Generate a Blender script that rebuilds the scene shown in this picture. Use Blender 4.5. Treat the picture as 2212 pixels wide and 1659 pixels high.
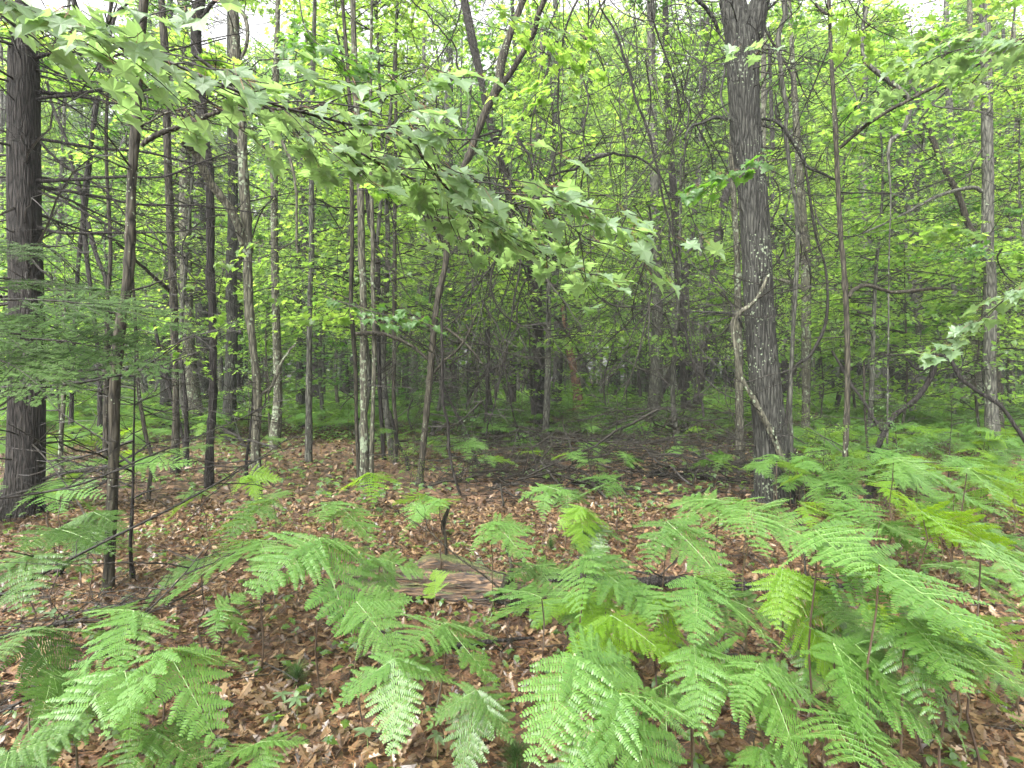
import bpy, math, random
import numpy as np
from mathutils import Vector, Matrix

R = np.random.default_rng(7)
random.seed(7)
S = bpy.context.scene
for o in list(bpy.data.objects):
    bpy.data.objects.remove(o, do_unlink=True)

# ------------------------------------------------------------------ camera, sky, sun, exposure
FPX = 1340.0                      # focal length in pixels of a 2212 px wide frame
PITCH = math.radians(1.0)
CAMH = 1.6
cd = bpy.data.cameras.new('camera')
cam = bpy.data.objects.new('camera', cd)
S.collection.objects.link(cam)
S.camera = cam
cd.sensor_width = 36
cd.lens = 36 * FPX / 2212
cd.clip_end = 600
cd.clip_start = 0.05
cam.location = (0, 0, CAMH)
cam.rotation_euler = (math.pi / 2 - PITCH, 0, 0)

W = bpy.data.worlds.new('World')
S.world = W
W.use_nodes = True
nt = W.node_tree
nt.nodes.clear()
sky = nt.nodes.new('ShaderNodeTexSky')
sky.sky_type = 'NISHITA'
sky.sun_disc = False
SUN_EL, SUN_AZ = 50, 215
sky.sun_elevation = math.radians(SUN_EL)
sky.sun_rotation = math.radians(SUN_AZ)
sky.dust_density = 4
sky.air_density = 1.0
bw = nt.nodes.new('ShaderNodeRGBToBW')
mx = nt.nodes.new('ShaderNodeMix'); mx.data_type = 'RGBA'
mx.inputs[0].default_value = 0.97
bg = nt.nodes.new('ShaderNodeBackground')
bg.inputs['Strength'].default_value = 0.15
wo = nt.nodes.new('ShaderNodeOutputWorld')
nt.links.new(sky.outputs[0], bw.inputs[0])
nt.links.new(sky.outputs[0], mx.inputs[6])
nt.links.new(bw.outputs[0], mx.inputs[7])
nt.links.new(mx.outputs[2], bg.inputs['Color'])
nt.links.new(bg.outputs[0], wo.inputs[0])

sd = bpy.data.lights.new('sun', 'SUN')
sd.energy = 1.1
sd.angle = math.radians(25)
sd.color = (1.0, 0.97, 0.92)
sun = bpy.data.objects.new('sun', sd)
S.collection.objects.link(sun)
_e, _a = math.radians(SUN_EL), math.radians(SUN_AZ)
_d = Vector((math.sin(_a) * math.cos(_e), math.cos(_a) * math.cos(_e), math.sin(_e)))
sun.rotation_euler = _d.to_track_quat('Z', 'Y').to_euler()

S.view_settings.view_transform = 'Standard'
S.view_settings.look = 'None'
S.view_settings.gamma = 1
S.view_settings.use_curve_mapping = False
S.view_settings.exposure = 2.85
S.render.engine = 'CYCLES'
S.cycles.max_bounces = 9
S.cycles.diffuse_bounces = 7
S.cycles.transmission_bounces = 7
S.cycles.glossy_bounces = 2
S.cycles.transparent_max_bounces = 4

HAZE = 0.0009
# ------------------------------------------------------------------ helpers
CP, SP = math.cos(PITCH), math.sin(PITCH)

def ray(u, v):
    dx = (u - 1106) / FPX
    dy = (829.5 - v) / FPX
    # camera looks along +Y tilted down
    return np.array([dx, CP + dy * SP, -SP + dy * CP])

def at(u, v, Y):
    """world point that stands at distance Y and shows at u, v"""
    r = ray(u, v)
    return np.array([0, 0, CAMH]) + r * (Y / r[1])

def gh(x, y):
    x = np.asarray(x, float); y = np.asarray(y, float)
    return 0.045 * np.sin(x * 0.9 + 1.3) * np.cos(y * 0.7) + 0.03 * np.sin(x * 2.3 + y * 1.7) + 0.02 * np.sin(y * 3.1 - x * 1.1)

def ground_at(u, v):
    r = ray(u, v)
    t = CAMH / max(1e-4, -r[2])
    return r * t + np.array([0, 0, CAMH])

class MB:
    """collects vertices and polygons, links them as ONE mesh"""
    def __init__(s):
        s.V = []; s.F = []; s.n = 0
    def add(s, V, F, mat=0):
        V = np.asarray(V, np.float32).reshape(-1, 3)
        F = np.asarray(F, np.int64)
        s.V.append(V); s.F.append((F + s.n, mat)); s.n += len(V)
    def stamp(s, V, F, M, T, mat=0):
        """template V,F at matrices M (m,3,3) and translations T (m,3)"""
        m = len(T)
        if m == 0: return
        V = np.asarray(V, float); F = np.asarray(F, np.int64)
        P = np.einsum('mij,nj->mni', M, V) + np.asarray(T)[:, None, :]
        FF = F[None] + (np.arange(m) * len(V))[:, None, None]
        s.add(P.reshape(-1, 3), FF.reshape(-1, F.shape[1]), mat)
    def mesh(s, name, mats, smooth=False):
        me = bpy.data.meshes.new(name)
        if not s.V:
            return me
        V = np.concatenate(s.V)
        me.vertices.add(len(V)); me.vertices.foreach_set('co', V.astype(np.float32).ravel())
        loops = np.concatenate([f.ravel() for f, _ in s.F])
        tot = np.concatenate([np.full(len(f), f.shape[1]) for f, _ in s.F])
        mi = np.concatenate([np.full(len(f), m) for f, m in s.F])
        st = np.concatenate([[0], np.cumsum(tot)[:-1]])
        me.loops.add(len(loops)); me.loops.foreach_set('vertex_index', loops.astype(np.int32))
        me.polygons.add(len(tot))
        me.polygons.foreach_set('loop_start', st.astype(np.int32))
        me.polygons.foreach_set('loop_total', tot.astype(np.int32))
        me.polygons.foreach_set('material_index', mi.astype(np.int32))
        me.polygons.foreach_set('use_smooth', np.full(len(tot), smooth))
        for m in (mats if isinstance(mats, (list, tuple)) else [mats]):
            me.materials.append(m)
        me.update(calc_edges=True)
        return me
    def obj(s, name, mats, parent=None, smooth=False):
        return link(name, s.mesh(name, mats, smooth), parent)

def link(name, me, parent=None, loc=None):
    o = bpy.data.objects.new(name, me)
    S.collection.objects.link(o)
    if parent is not None: o.parent = parent
    if loc is not None: o.location = loc
    return o

def tag(o, label=None, cat=None, group=None, kind=None):
    if label: o['label'] = label
    if cat: o['category'] = cat
    if group: o['group'] = group
    if kind: o['kind'] = kind
    return o

def thing(name, label, cat, loc=(0, 0, 0), rz=0, group=None):
    o = bpy.data.objects.new(name, None)
    S.collection.objects.link(o)
    o.empty_display_size = 0.1
    o.location = loc
    o.rotation_euler = (0, 0, rz)
    return tag(o, label, cat, group)

def nrm(a):
    return a / np.maximum(1e-9, np.linalg.norm(a, axis=-1, keepdims=True))

def tube(mb, path, rad, sides=5, mat=0, bump=None, cap=True):
    path = np.asarray(path, float); n = len(path)
    rad = np.broadcast_to(np.asarray(rad, float), (n,))
    T = nrm(np.gradient(path, axis=0))
    mt = np.abs(T.mean(0))
    ref = np.zeros(3); ref[int(np.argmin(mt))] = 1
    U = nrm(ref - T * (T @ ref)[:, None])
    Vv = np.cross(T, U)
    a = np.arange(sides) * 2 * math.pi / sides
    rr = rad[:, None] * np.ones((1, sides))
    if bump is not None: rr = rr * bump(n, sides, a)
    P = path[:, None, :] + rr[..., None] * (np.cos(a)[None, :, None] * U[:, None, :] + np.sin(a)[None, :, None] * Vv[:, None, :])
    i = np.arange(n - 1)[:, None] * sides; j = np.arange(sides)[None]; k = (j + 1) % sides
    F = np.stack([i + j, i + k, i + sides + k, i + sides + j], -1).reshape(-1, 4)
    mb.add(P.reshape(-1, 3), F, mat)
    if cap and rad[-1] > 0.003:
        mb.add(np.concatenate([P[-1], path[-1:] + T[-1:] * rad[-1] * 0.3]), np.stack([j[0], k[0], np.full(sides, sides)], -1), mat)

def spline(pts, n):
    """Catmull-Rom through pts (k, d), n samples"""
    p = np.asarray(pts, float)
    if len(p) == 2:
        t = np.linspace(0, 1, n)[:, None]
        return p[0] * (1 - t) + p[1] * t
    p = np.concatenate([[2 * p[0] - p[1]], p, [2 * p[-1] - p[-2]]])
    seg = len(p) - 3
    d = np.linalg.norm(np.diff(p[1:-1], axis=0), axis=1)
    cum = np.concatenate([[0], np.cumsum(d)])
    s = np.linspace(0, cum[-1], n)
    i = np.clip(np.searchsorted(cum, s, side='right') - 1, 0, seg - 1)
    t = ((s - cum[i]) / np.maximum(d[i], 1e-9))[:, None]
    a, b, c, e = p[i], p[i + 1], p[i + 2], p[i + 3]
    return 0.5 * (2 * b + (c - a) * t + (2 * a - 5 * b + 4 * c - e) * t * t + (3 * b - a - 3 * c + e) * t ** 3)

def wob(n, amp, dim=3, passes=3):
    """smooth random offsets"""
    w = R.normal(0, 1, (n, dim))
    w = np.cumsum(w, 0)
    w -= np.linspace(0, 1, n)[:, None] * w[-1]
    return w * amp / math.sqrt(max(n, 1))

def sway(n, amp):
    k = R.normal(0, 1, (5, 3)); k[0] = 0
    return spline(k, n) * amp

def rotz(a):
    a = np.asarray(a, float); c, s = np.cos(a), np.sin(a); z = np.zeros_like(c); o = np.ones_like(c)
    return np.stack([np.stack([c, -s, z], -1), np.stack([s, c, z], -1), np.stack([z, z, o], -1)], -2)
def roty(a):
    a = np.asarray(a, float); c, s = np.cos(a), np.sin(a); z = np.zeros_like(c); o = np.ones_like(c)
    return np.stack([np.stack([c, z, s], -1), np.stack([z, o, z], -1), np.stack([-s, z, c], -1)], -2)
def rotx(a):
    a = np.asarray(a, float); c, s = np.cos(a), np.sin(a); z = np.zeros_like(c); o = np.ones_like(c)
    return np.stack([np.stack([o, z, z], -1), np.stack([z, c, -s], -1), np.stack([z, s, c], -1)], -2)

# ------------------------------------------------------------------ materials
def mat(name):
    m = bpy.data.materials.new(name); m.use_nodes = True
    m.node_tree.nodes.clear()
    return m, m.node_tree.nodes, m.node_tree.links

def N(ns, t, **k):
    n = ns.new(t)
    for a, b in k.items(): setattr(n, a, b)
    return n

def ramp(ns, stops):
    r = ns.new('ShaderNodeValToRGB')
    e = r.color_ramp.elements
    while len(e) < len(stops): e.new(0.5)
    for x, (p, c) in zip(e, stops):
        x.position = p; x.color = (*c, 1)
    return r

def leaf_mat(name, cols, trans, tw=0.45, rough=0.35, vein=True, spec=0.5):
    m, ns, ls = mat(name)
    g = N(ns, 'ShaderNodeNewGeometry')
    oi = N(ns, 'ShaderNodeObjectInfo')
    ad = N(ns, 'ShaderNodeMath', operation='MULTIPLY_ADD')
    ls.new(oi.outputs['Random'], ad.inputs[0]); ad.inputs[1].default_value = 0.35
    sc = N(ns, 'ShaderNodeMath', operation='MULTIPLY'); sc.inputs[1].default_value = 0.65
    ls.new(g.outputs['Random Per Island'], sc.inputs[0]); ls.new(sc.outputs[0], ad.inputs[2])
    r = ramp(ns, cols); ls.new(ad.outputs[0], r.inputs[0])
    r2 = ramp(ns, trans); ls.new(ad.outputs[0], r2.inputs[0])
    tc = N(ns, 'ShaderNodeTexCoord')
    no = N(ns, 'ShaderNodeTexNoise'); no.inputs['Scale'].default_value = 45
    ls.new(tc.outputs['Object'], no.inputs[0])
    hv = N(ns, 'ShaderNodeHueSaturation')
    mr = N(ns, 'ShaderNodeMapRange'); mr.inputs['To Min'].default_value = 0.7; mr.inputs['To Max'].default_value = 1.3
    ls.new(no.outputs[0], mr.inputs[0]); ls.new(mr.outputs[0], hv.inputs['Value']); ls.new(r.outputs[0], hv.inputs['Color'])
    p = N(ns, 'ShaderNodeBsdfPrincipled')
    ls.new(hv.outputs[0], p.inputs['Base Color'])
    p.inputs['Roughness'].default_value = rough
    p.inputs['Specular IOR Level'].default_value = spec
    bp = N(ns, 'ShaderNodeBump'); bp.inputs['Strength'].default_value = 0.35; bp.inputs['Distance'].default_value = 0.004
    ls.new(no.outputs[0], bp.inputs['Height']); ls.new(bp.outputs[0], p.inputs['Normal'])
    t = N(ns, 'ShaderNodeBsdfTranslucent'); ls.new(r2.outputs[0], t.inputs[0])
    mi = N(ns, 'ShaderNodeMixShader'); mi.inputs[0].default_value = tw
    ls.new(p.outputs[0], mi.inputs[1]); ls.new(t.outputs[0], mi.inputs[2])
    o = N(ns, 'ShaderNodeOutputMaterial'); ls.new(mi.outputs[0], o.inputs[0])
    return m

def bark_mat(name, dark, mid, lichen, lich_amt, furrow=14, stretch=0.18, rough=0.75, spot=22, bump=0.6):
    m, ns, ls = mat(name)
    tc = N(ns, 'ShaderNodeTexCoord')
    oi = N(ns, 'ShaderNodeObjectInfo')
    av = N(ns, 'ShaderNodeVectorMath', operation='MULTIPLY_ADD')
    ls.new(oi.outputs['Random'], av.inputs[0]); av.inputs[1].default_value = (37, 19, 53); ls.new(tc.outputs['Object'], av.inputs[2])
    mp = N(ns, 'ShaderNodeMapping'); mp.inputs['Scale'].default_value = (1, 1, stretch)
    ls.new(av.outputs[0], mp.inputs[0])
    n1 = N(ns, 'ShaderNodeTexNoise'); n1.inputs['Scale'].default_value = furrow * 3; n1.inputs['Detail'].default_value = 8
    n1.inputs['Roughness'].default_value = 0.65
    ls.new(mp.outputs[0], n1.inputs[0])
    v1 = N(ns, 'ShaderNodeTexVoronoi', feature='DISTANCE_TO_EDGE'); v1.inputs['Scale'].default_value = furrow * 2
    ls.new(mp.outputs[0], v1.inputs[0])
    mu = N(ns, 'ShaderNodeMath', operation='MULTIPLY_ADD'); ls.new(v1.outputs[0], mu.inputs[0]); mu.inputs[1].default_value = 1.9
    ls.new(n1.outputs[0], mu.inputs[2])
    r = ramp(ns, [(0.42, dark), (0.72, mid), (1.0, tuple(min(1, c * 1.7) for c in mid))])
    ls.new(mu.outputs[0], r.inputs[0])
    # lichen blotches
    n2 = N(ns, 'ShaderNodeTexNoise'); n2.inputs['Scale'].default_value = 2.2; n2.inputs['Detail'].default_value = 3
    ls.new(av.outputs[0], n2.inputs[0])
    v2 = N(ns, 'ShaderNodeTexVoronoi'); v2.inputs['Scale'].default_value = spot
    dn = N(ns, 'ShaderNodeTexNoise'); dn.inputs['Scale'].default_value = 30; dn.inputs['Detail'].default_value = 5
    ls.new(av.outputs[0], dn.inputs[0])
    dm = N(ns, 'ShaderNodeMixRGB'); dm.inputs[0].default_value = 0.04
    ls.new(av.outputs[0], dm.inputs[1]); ls.new(dn.outputs[1], dm.inputs[2]); ls.new(dm.outputs[0], v2.inputs[0])
    th = N(ns, 'ShaderNodeMath', operation='MULTIPLY_ADD'); ls.new(n2.outputs[0], th.inputs[0]); th.inputs[1].default_value = 1.5
    th.inputs[2].default_value = lich_amt - 0.9
    lt = N(ns, 'ShaderNodeMath', operation='SUBTRACT'); ls.new(th.outputs[0], lt.inputs[0]); ls.new(v2.outputs['Distance'], lt.inputs[1])
    st = N(ns, 'ShaderNodeMapRange'); st.inputs['From Min'].default_value = -0.02; st.inputs['From Max'].default_value = 0.05
    ls.new(lt.outputs[0], st.inputs[0])
    mx = N(ns, 'ShaderNodeMixRGB'); ls.new(st.outputs[0], mx.inputs[0]); ls.new(r.outputs[0], mx.inputs[1])
    lr = ramp(ns, [(0.3, tuple(c * 0.55 for c in lichen)), (0.75, lichen)])
    ls.new(dn.outputs[0], lr.inputs[0]); ls.new(lr.outputs[0], mx.inputs[2])
    p = N(ns, 'ShaderNodeBsdfPrincipled'); ls.new(mx.outputs[0], p.inputs['Base Color'])
    p.inputs['Roughness'].default_value = rough
    p.inputs['Specular IOR Level'].default_value = 0.15
    bp = N(ns, 'ShaderNodeBump'); bp.inputs['Strength'].default_value = bump; bp.inputs['Distance'].default_value = 0.02
    ls.new(mu.outputs[0], bp.inputs['Height']); ls.new(bp.outputs[0], p.inputs['Normal'])
    o = N(ns, 'ShaderNodeOutputMaterial'); ls.new(p.outputs[0], o.inputs[0])
    return m

LICH = (0.20, 0.24, 0.16)
M = {}
M['bark_dark'] = bark_mat('wet_black_bark', (0.004, 0.0035, 0.003), (0.018, 0.016, 0.014), LICH, -0.08, furrow=18, stretch=0.12, bump=0.9)
M['bark_oak'] = bark_mat('furrowed_grey_brown_bark', (0.005, 0.005, 0.004), (0.026, 0.026, 0.022), LICH, 0.24, furrow=15, stretch=0.13, spot=24, bump=1.0)
M['bark_brown'] = bark_mat('brown_bark_with_spots', (0.007, 0.0065, 0.005), (0.028, 0.025, 0.018), LICH, 0.18, furrow=14, spot=30)
M['bark_lichen'] = bark_mat('bark_covered_in_pale_lichen', (0.013, 0.012, 0.009), (0.055, 0.053, 0.038), LICH, 0.40, furrow=14, spot=18)
M['bark_grey'] = bark_mat('grey_bark', (0.012, 0.012, 0.010), (0.052, 0.052, 0.042), LICH, 0.26, furrow=12, spot=16)
M['bark_red'] = bark_mat('reddish_rotting_bark', (0.02, 0.012, 0.008), (0.085, 0.048, 0.030), LICH, 0.0, furrow=10)
M['twig'] = bark_mat('wet_dark_twig', (0.004, 0.0038, 0.003), (0.018, 0.016, 0.013), LICH, -0.02, furrow=20, spot=25, bump=0.3, rough=0.42)
M['twig_brown'] = bark_mat('reddish_brown_twig', (0.03, 0.016, 0.01), (0.11, 0.06, 0.04), LICH, 0.0, furrow=20)
M['maple'] = leaf_mat('maple_leaf', [(0.0, (0.045, 0.095, 0.022)), (0.5, (0.070, 0.135, 0.028)), (1.0, (0.11, 0.185, 0.036))],
                      [(0.0, (0.20, 0.38, 0.05)), (0.6, (0.32, 0.52, 0.07)), (1.0, (0.48, 0.64, 0.10))], tw=0.58)
M['maple_dark'] = leaf_mat('darker_broad_leaf', [(0.0, (0.032, 0.075, 0.022)), (1.0, (0.06, 0.125, 0.03))],
                      [(0.0, (0.09, 0.26, 0.02)), (1.0, (0.20, 0.42, 0.03))], tw=0.42)
M['maple_near'] = leaf_mat('wet_maple_leaf', [(0.0, (0.08, 0.135, 0.07)), (0.7, (0.105, 0.17, 0.08)), (1.0, (0.13, 0.19, 0.06))],
                      [(0.0, (0.20, 0.36, 0.10)), (1.0, (0.36, 0.52, 0.15))], tw=0.46, rough=0.42, spec=0.9)
M['needle'] = leaf_mat('fir_needle', [(0.0, (0.022, 0.052, 0.013)), (1.0, (0.060, 0.11, 0.024))],
                      [(0.0, (0.05, 0.14, 0.03)), (1.0, (0.12, 0.26, 0.05))], tw=0.25, rough=0.5, spec=0.25)
M['fern'] = leaf_mat('bracken_green', [(0.0, (0.044, 0.108, 0.022)), (1.0, (0.086, 0.17, 0.036))],
                      [(0.0, (0.18, 0.36, 0.02)), (1.0, (0.30, 0.48, 0.03))], tw=0.34, rough=0.42, spec=0.45)
M['fern_yellow'] = leaf_mat('yellow_green_bracken', [(0.0, (0.06, 0.14, 0.008)), (1.0, (0.11, 0.2, 0.012))],
                      [(0.0, (0.24, 0.42, 0.01)), (1.0, (0.36, 0.56, 0.02))], tw=0.45, rough=0.5)
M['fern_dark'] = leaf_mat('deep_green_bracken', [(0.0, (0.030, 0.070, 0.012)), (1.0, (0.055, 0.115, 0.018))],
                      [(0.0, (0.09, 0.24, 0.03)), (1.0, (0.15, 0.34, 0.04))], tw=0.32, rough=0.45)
M['dead'] = leaf_mat('dead_leaf', [(0.0, (0.014, 0.009, 0.006)), (0.35, (0.052, 0.031, 0.016)), (0.62, (0.13, 0.082, 0.040)), (0.86, (0.24, 0.155, 0.078)), (1.0, (0.38, 0.28, 0.16))],
                      [(0.0, (0.05, 0.03, 0.01)), (1.0, (0.3, 0.18, 0.08))], tw=0.1, rough=0.42, spec=0.5)
M['pine_needle'] = leaf_mat('dead_pine_needle', [(0.0, (0.09, 0.035, 0.015)), (1.0, (0.26, 0.13, 0.06))],
                      [(0.0, (0.1, 0.05, 0.02)), (1.0, (0.3, 0.15, 0.06))], tw=0.1, rough=0.5)
M['straw'] = leaf_mat('dry_straw_stem', [(0.0, (0.34, 0.19, 0.08)), (1.0, (0.42, 0.26, 0.12))],
                      [(0.0, (0.1, 0.05, 0.02)), (1.0, (0.3, 0.15, 0.06))], tw=0.05, rough=0.5)
M['fern_stem'] = leaf_mat('dark_fern_stem', [(0.0, (0.02, 0.013, 0.01)), (0.6, (0.045, 0.028, 0.016)), (1.0, (0.09, 0.09, 0.035))],
                      [(0.0, (0.03, 0.03, 0.02)), (1.0, (0.05, 0.05, 0.02))], tw=0.0, rough=0.5)
M['rachis'] = leaf_mat('green_rachis', [(0.0, (0.09, 0.16, 0.04)), (1.0, (0.13, 0.2, 0.06))],
                      [(0.0, (0.03, 0.03, 0.02)), (1.0, (0.05, 0.05, 0.02))], tw=0.0, rough=0.5)
M['twig_red'] = leaf_mat('red_leaf_stalk', [(0.0, (0.12, 0.05, 0.03)), (1.0, (0.16, 0.08, 0.04))],
                      [(0.0, (0.03, 0.03, 0.02)), (1.0, (0.05, 0.05, 0.02))], tw=0.0, rough=0.5)

def soil_mat():
    m, ns, ls = mat('forest_soil')
    tc = N(ns, 'ShaderNodeTexCoord')
    v = N(ns, 'ShaderNodeTexVoronoi'); v.inputs['Scale'].default_value = 16
    n = N(ns, 'ShaderNodeTexNoise'); n.inputs['Scale'].default_value = 40; n.inputs['Detail'].default_value = 8
    ls.new(tc.outputs['Object'], v.inputs[0]); ls.new(tc.outputs['Object'], n.inputs[0])
    mm = N(ns, 'ShaderNodeMixRGB'); mm.inputs[0].default_value = 0.5
    ls.new(v.outputs['Color'], mm.inputs[1]); ls.new(n.outputs[0], mm.inputs[2])
    r = ramp(ns, [(0.25, (0.016, 0.010, 0.007)), (0.5, (0.06, 0.032, 0.018)), (0.75, (0.15, 0.085, 0.045))])
    ls.new(mm.outputs[0], r.inputs[0])
    p = N(ns, 'ShaderNodeBsdfPrincipled'); ls.new(r.outputs[0], p.inputs['Base Color']); p.inputs['Roughness'].default_value = 0.7
    b = N(ns, 'ShaderNodeBump'); b.inputs['Strength'].default_value = 0.8; b.inputs['Distance'].default_value = 0.03
    ls.new(mm.outputs[0], b.inputs['Height']); ls.new(b.outputs[0], p.inputs['Normal'])
    o = N(ns, 'ShaderNodeOutputMaterial'); ls.new(p.outputs[0], o.inputs[0])
    return m
M['soil'] = soil_mat()

def wood_mat():
    m, ns, ls = mat('rotten_mossy_wood')
    tc = N(ns, 'ShaderNodeTexCoord')
    mp = N(ns, 'ShaderNodeMapping'); mp.inputs['Scale'].default_value = (1.6, 14, 14)
    ls.new(tc.outputs['Object'], mp.inputs[0])
    n = N(ns, 'ShaderNodeTexNoise'); n.inputs['Scale'].default_value = 4; n.inputs['Detail'].default_value = 9; n.inputs['Distortion'].default_value = 0.6
    ls.new(mp.outputs[0], n.inputs[0])
    r = ramp(ns, [(0.34, (0.006, 0.004, 0.003)), (0.5, (0.040, 0.023, 0.012)), (0.64, (0.12, 0.072, 0.036)), (0.8, (0.22, 0.15, 0.085))])
    ls.new(n.outputs[0], r.inputs[0])
    n2 = N(ns, 'ShaderNodeTexNoise'); n2.inputs['Scale'].default_value = 4.5; n2.inputs['Detail'].default_value = 6
    ls.new(tc.outputs['Object'], n2.inputs[0])
    g = N(ns, 'ShaderNodeNewGeometry'); sx = N(ns, 'ShaderNodeSeparateXYZ'); ls.new(g.outputs['Normal'], sx.inputs[0])
    ma = N(ns, 'ShaderNodeMath', operation='MULTIPLY'); ls.new(n2.outputs[0], ma.inputs[0]); ls.new(sx.outputs[2], ma.inputs[1])
    mr = N(ns, 'ShaderNodeMapRange'); mr.inputs['From Min'].default_value = 0.32; mr.inputs['From Max'].default_value = 0.46
    ls.new(ma.outputs[0], mr.inputs[0])
    n3 = N(ns, 'ShaderNodeTexNoise'); n3.inputs['Scale'].default_value = 90; ls.new(tc.outputs['Object'], n3.inputs[0])
    r3 = ramp(ns, [(0.35, (0.018, 0.028, 0.006)), (0.7, (0.09, 0.11, 0.022))]); ls.new(n3.outputs[0], r3.inputs[0])
    mx = N(ns, 'ShaderNodeMixRGB'); ls.new(mr.outputs[0], mx.inputs[0]); ls.new(r.outputs[0], mx.inputs[1]); ls.new(r3.outputs[0], mx.inputs[2])
    p = N(ns, 'ShaderNodeBsdfPrincipled'); ls.new(mx.outputs[0], p.inputs['Base Color']); p.inputs['Roughness'].default_value = 0.75
    b = N(ns, 'ShaderNodeBump'); b.inputs['Strength'].default_value = 0.9; b.inputs['Distance'].default_value = 0.03
    ls.new(n.outputs[0], b.inputs['Height']); ls.new(b.outputs[0], p.inputs['Normal'])
    o = N(ns, 'ShaderNodeOutputMaterial'); ls.new(p.outputs[0], o.inputs[0])
    return m
M['log'] = wood_mat()

# ------------------------------------------------------------------ leaf templates (tip along +X, face up +Z)
def outline_leaf(pts, bend=0.12, fold=0.1):
    """half outline (x, y) from base to tip -> fan of triangles round midrib"""
    pts = np.array(pts, float)
    top = pts; bot = pts[::-1][1:-1] * [1, -1]
    P = np.concatenate([top, bot])
    Z = -bend * P[:, 0] ** 2 + fold * np.abs(P[:, 1])
    V = np.concatenate([[[0.38, 0, -bend * 0.14]], np.column_stack([P, Z])])
    n = len(P); i = np.arange(n)
    F = np.stack([np.zeros(n, int), i + 1, (i + 1) % n + 1], -1)
    return V, F
# maple: five pointed lobes, unit length
MAPLE = outline_leaf([(0, 0), (-0.10, 0.16), (-0.16, 0.44), (0.10, 0.34), (0.22, 0.62), (0.34, 0.46), (0.40, 0.66), (0.50, 0.26), (0.66, 0.30), (0.74, 0.14), (1.0, 0)][:11])
MAPLE_FAR = outline_leaf([(0, 0), (-0.1, 0.40), (0.22, 0.30), (0.36, 0.60), (0.52, 0.22), (1.0, 0)])
OVAL = outline_leaf([(0, 0), (0.2, 0.2), (0.5, 0.27), (0.8, 0.16), (1.0, 0)])
OVAL_FAR = (np.array([(0, 0, 0), (0.45, 0.3, 0.05), (1, 0, -0.1), (0.45, -0.3, 0.05)]), np.array([(0, 1, 2), (0, 2, 3)]))
OAK = outline_leaf([(0, 0), (0.12, 0.10), (0.24, 0.22), (0.33, 0.12), (0.47, 0.31), (0.56, 0.13), (0.72, 0.28), (0.78, 0.12), (0.92, 0.14), (1.0, 0)], bend=0.25, fold=0.45)

def leaf_frames(n, tilt, up=None):
    """random leaf orientations: heading free, roughly facing up"""
    h = R.uniform(0, 2 * math.pi, n)
    return rotz(h) @ roty(R.normal(0.25, tilt, n)) @ rotx(R.normal(0, tilt, n))

# ------------------------------------------------------------------ the ground
def make_ground():
    xs = np.concatenate([-np.geomspace(150, 8.2, 30), np.linspace(-8, 8, 180), np.geomspace(8.2, 150, 30)])
    ys = np.concatenate([np.linspace(-12, 0.5, 10), np.linspace(0.7, 13, 150), np.geomspace(13.3, 160, 45)])
    X, Y = np.meshgrid(xs, ys)
    Z = gh(X, Y) + 0.012 * R.normal(0, 1, X.shape) * (Y < 14)
    V = np.stack([X, Y, Z], -1).reshape(-1, 3)
    a, b = len(ys), len(xs)
    i = np.arange(a - 1)[:, None] * b; j = np.arange(b - 1)[None]
    F = np.stack([i + j, i + j + 1, i + b + j + 1, i + b + j], -1).reshape(-1, 4)
    mb = MB(); mb.add(V, F)
    return tag(mb.obj('ground', M['soil'], smooth=True), 'forest floor of brown soil under dead leaves', None, None, 'structure')
ground = make_ground()

def sector(n, y0, y1, wide=0.92, power=1.0):
    """random spots on the ground in view between distances y0 and y1"""
    t = R.uniform(0, 1, n)
    y = np.sqrt(y0 ** 2 + t * (y1 ** 2 - y0 ** 2)) if power == 1 else y0 + t * (y1 - y0)
    x = R.uniform(-1, 1, n) * y * wide
    return x, y

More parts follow.
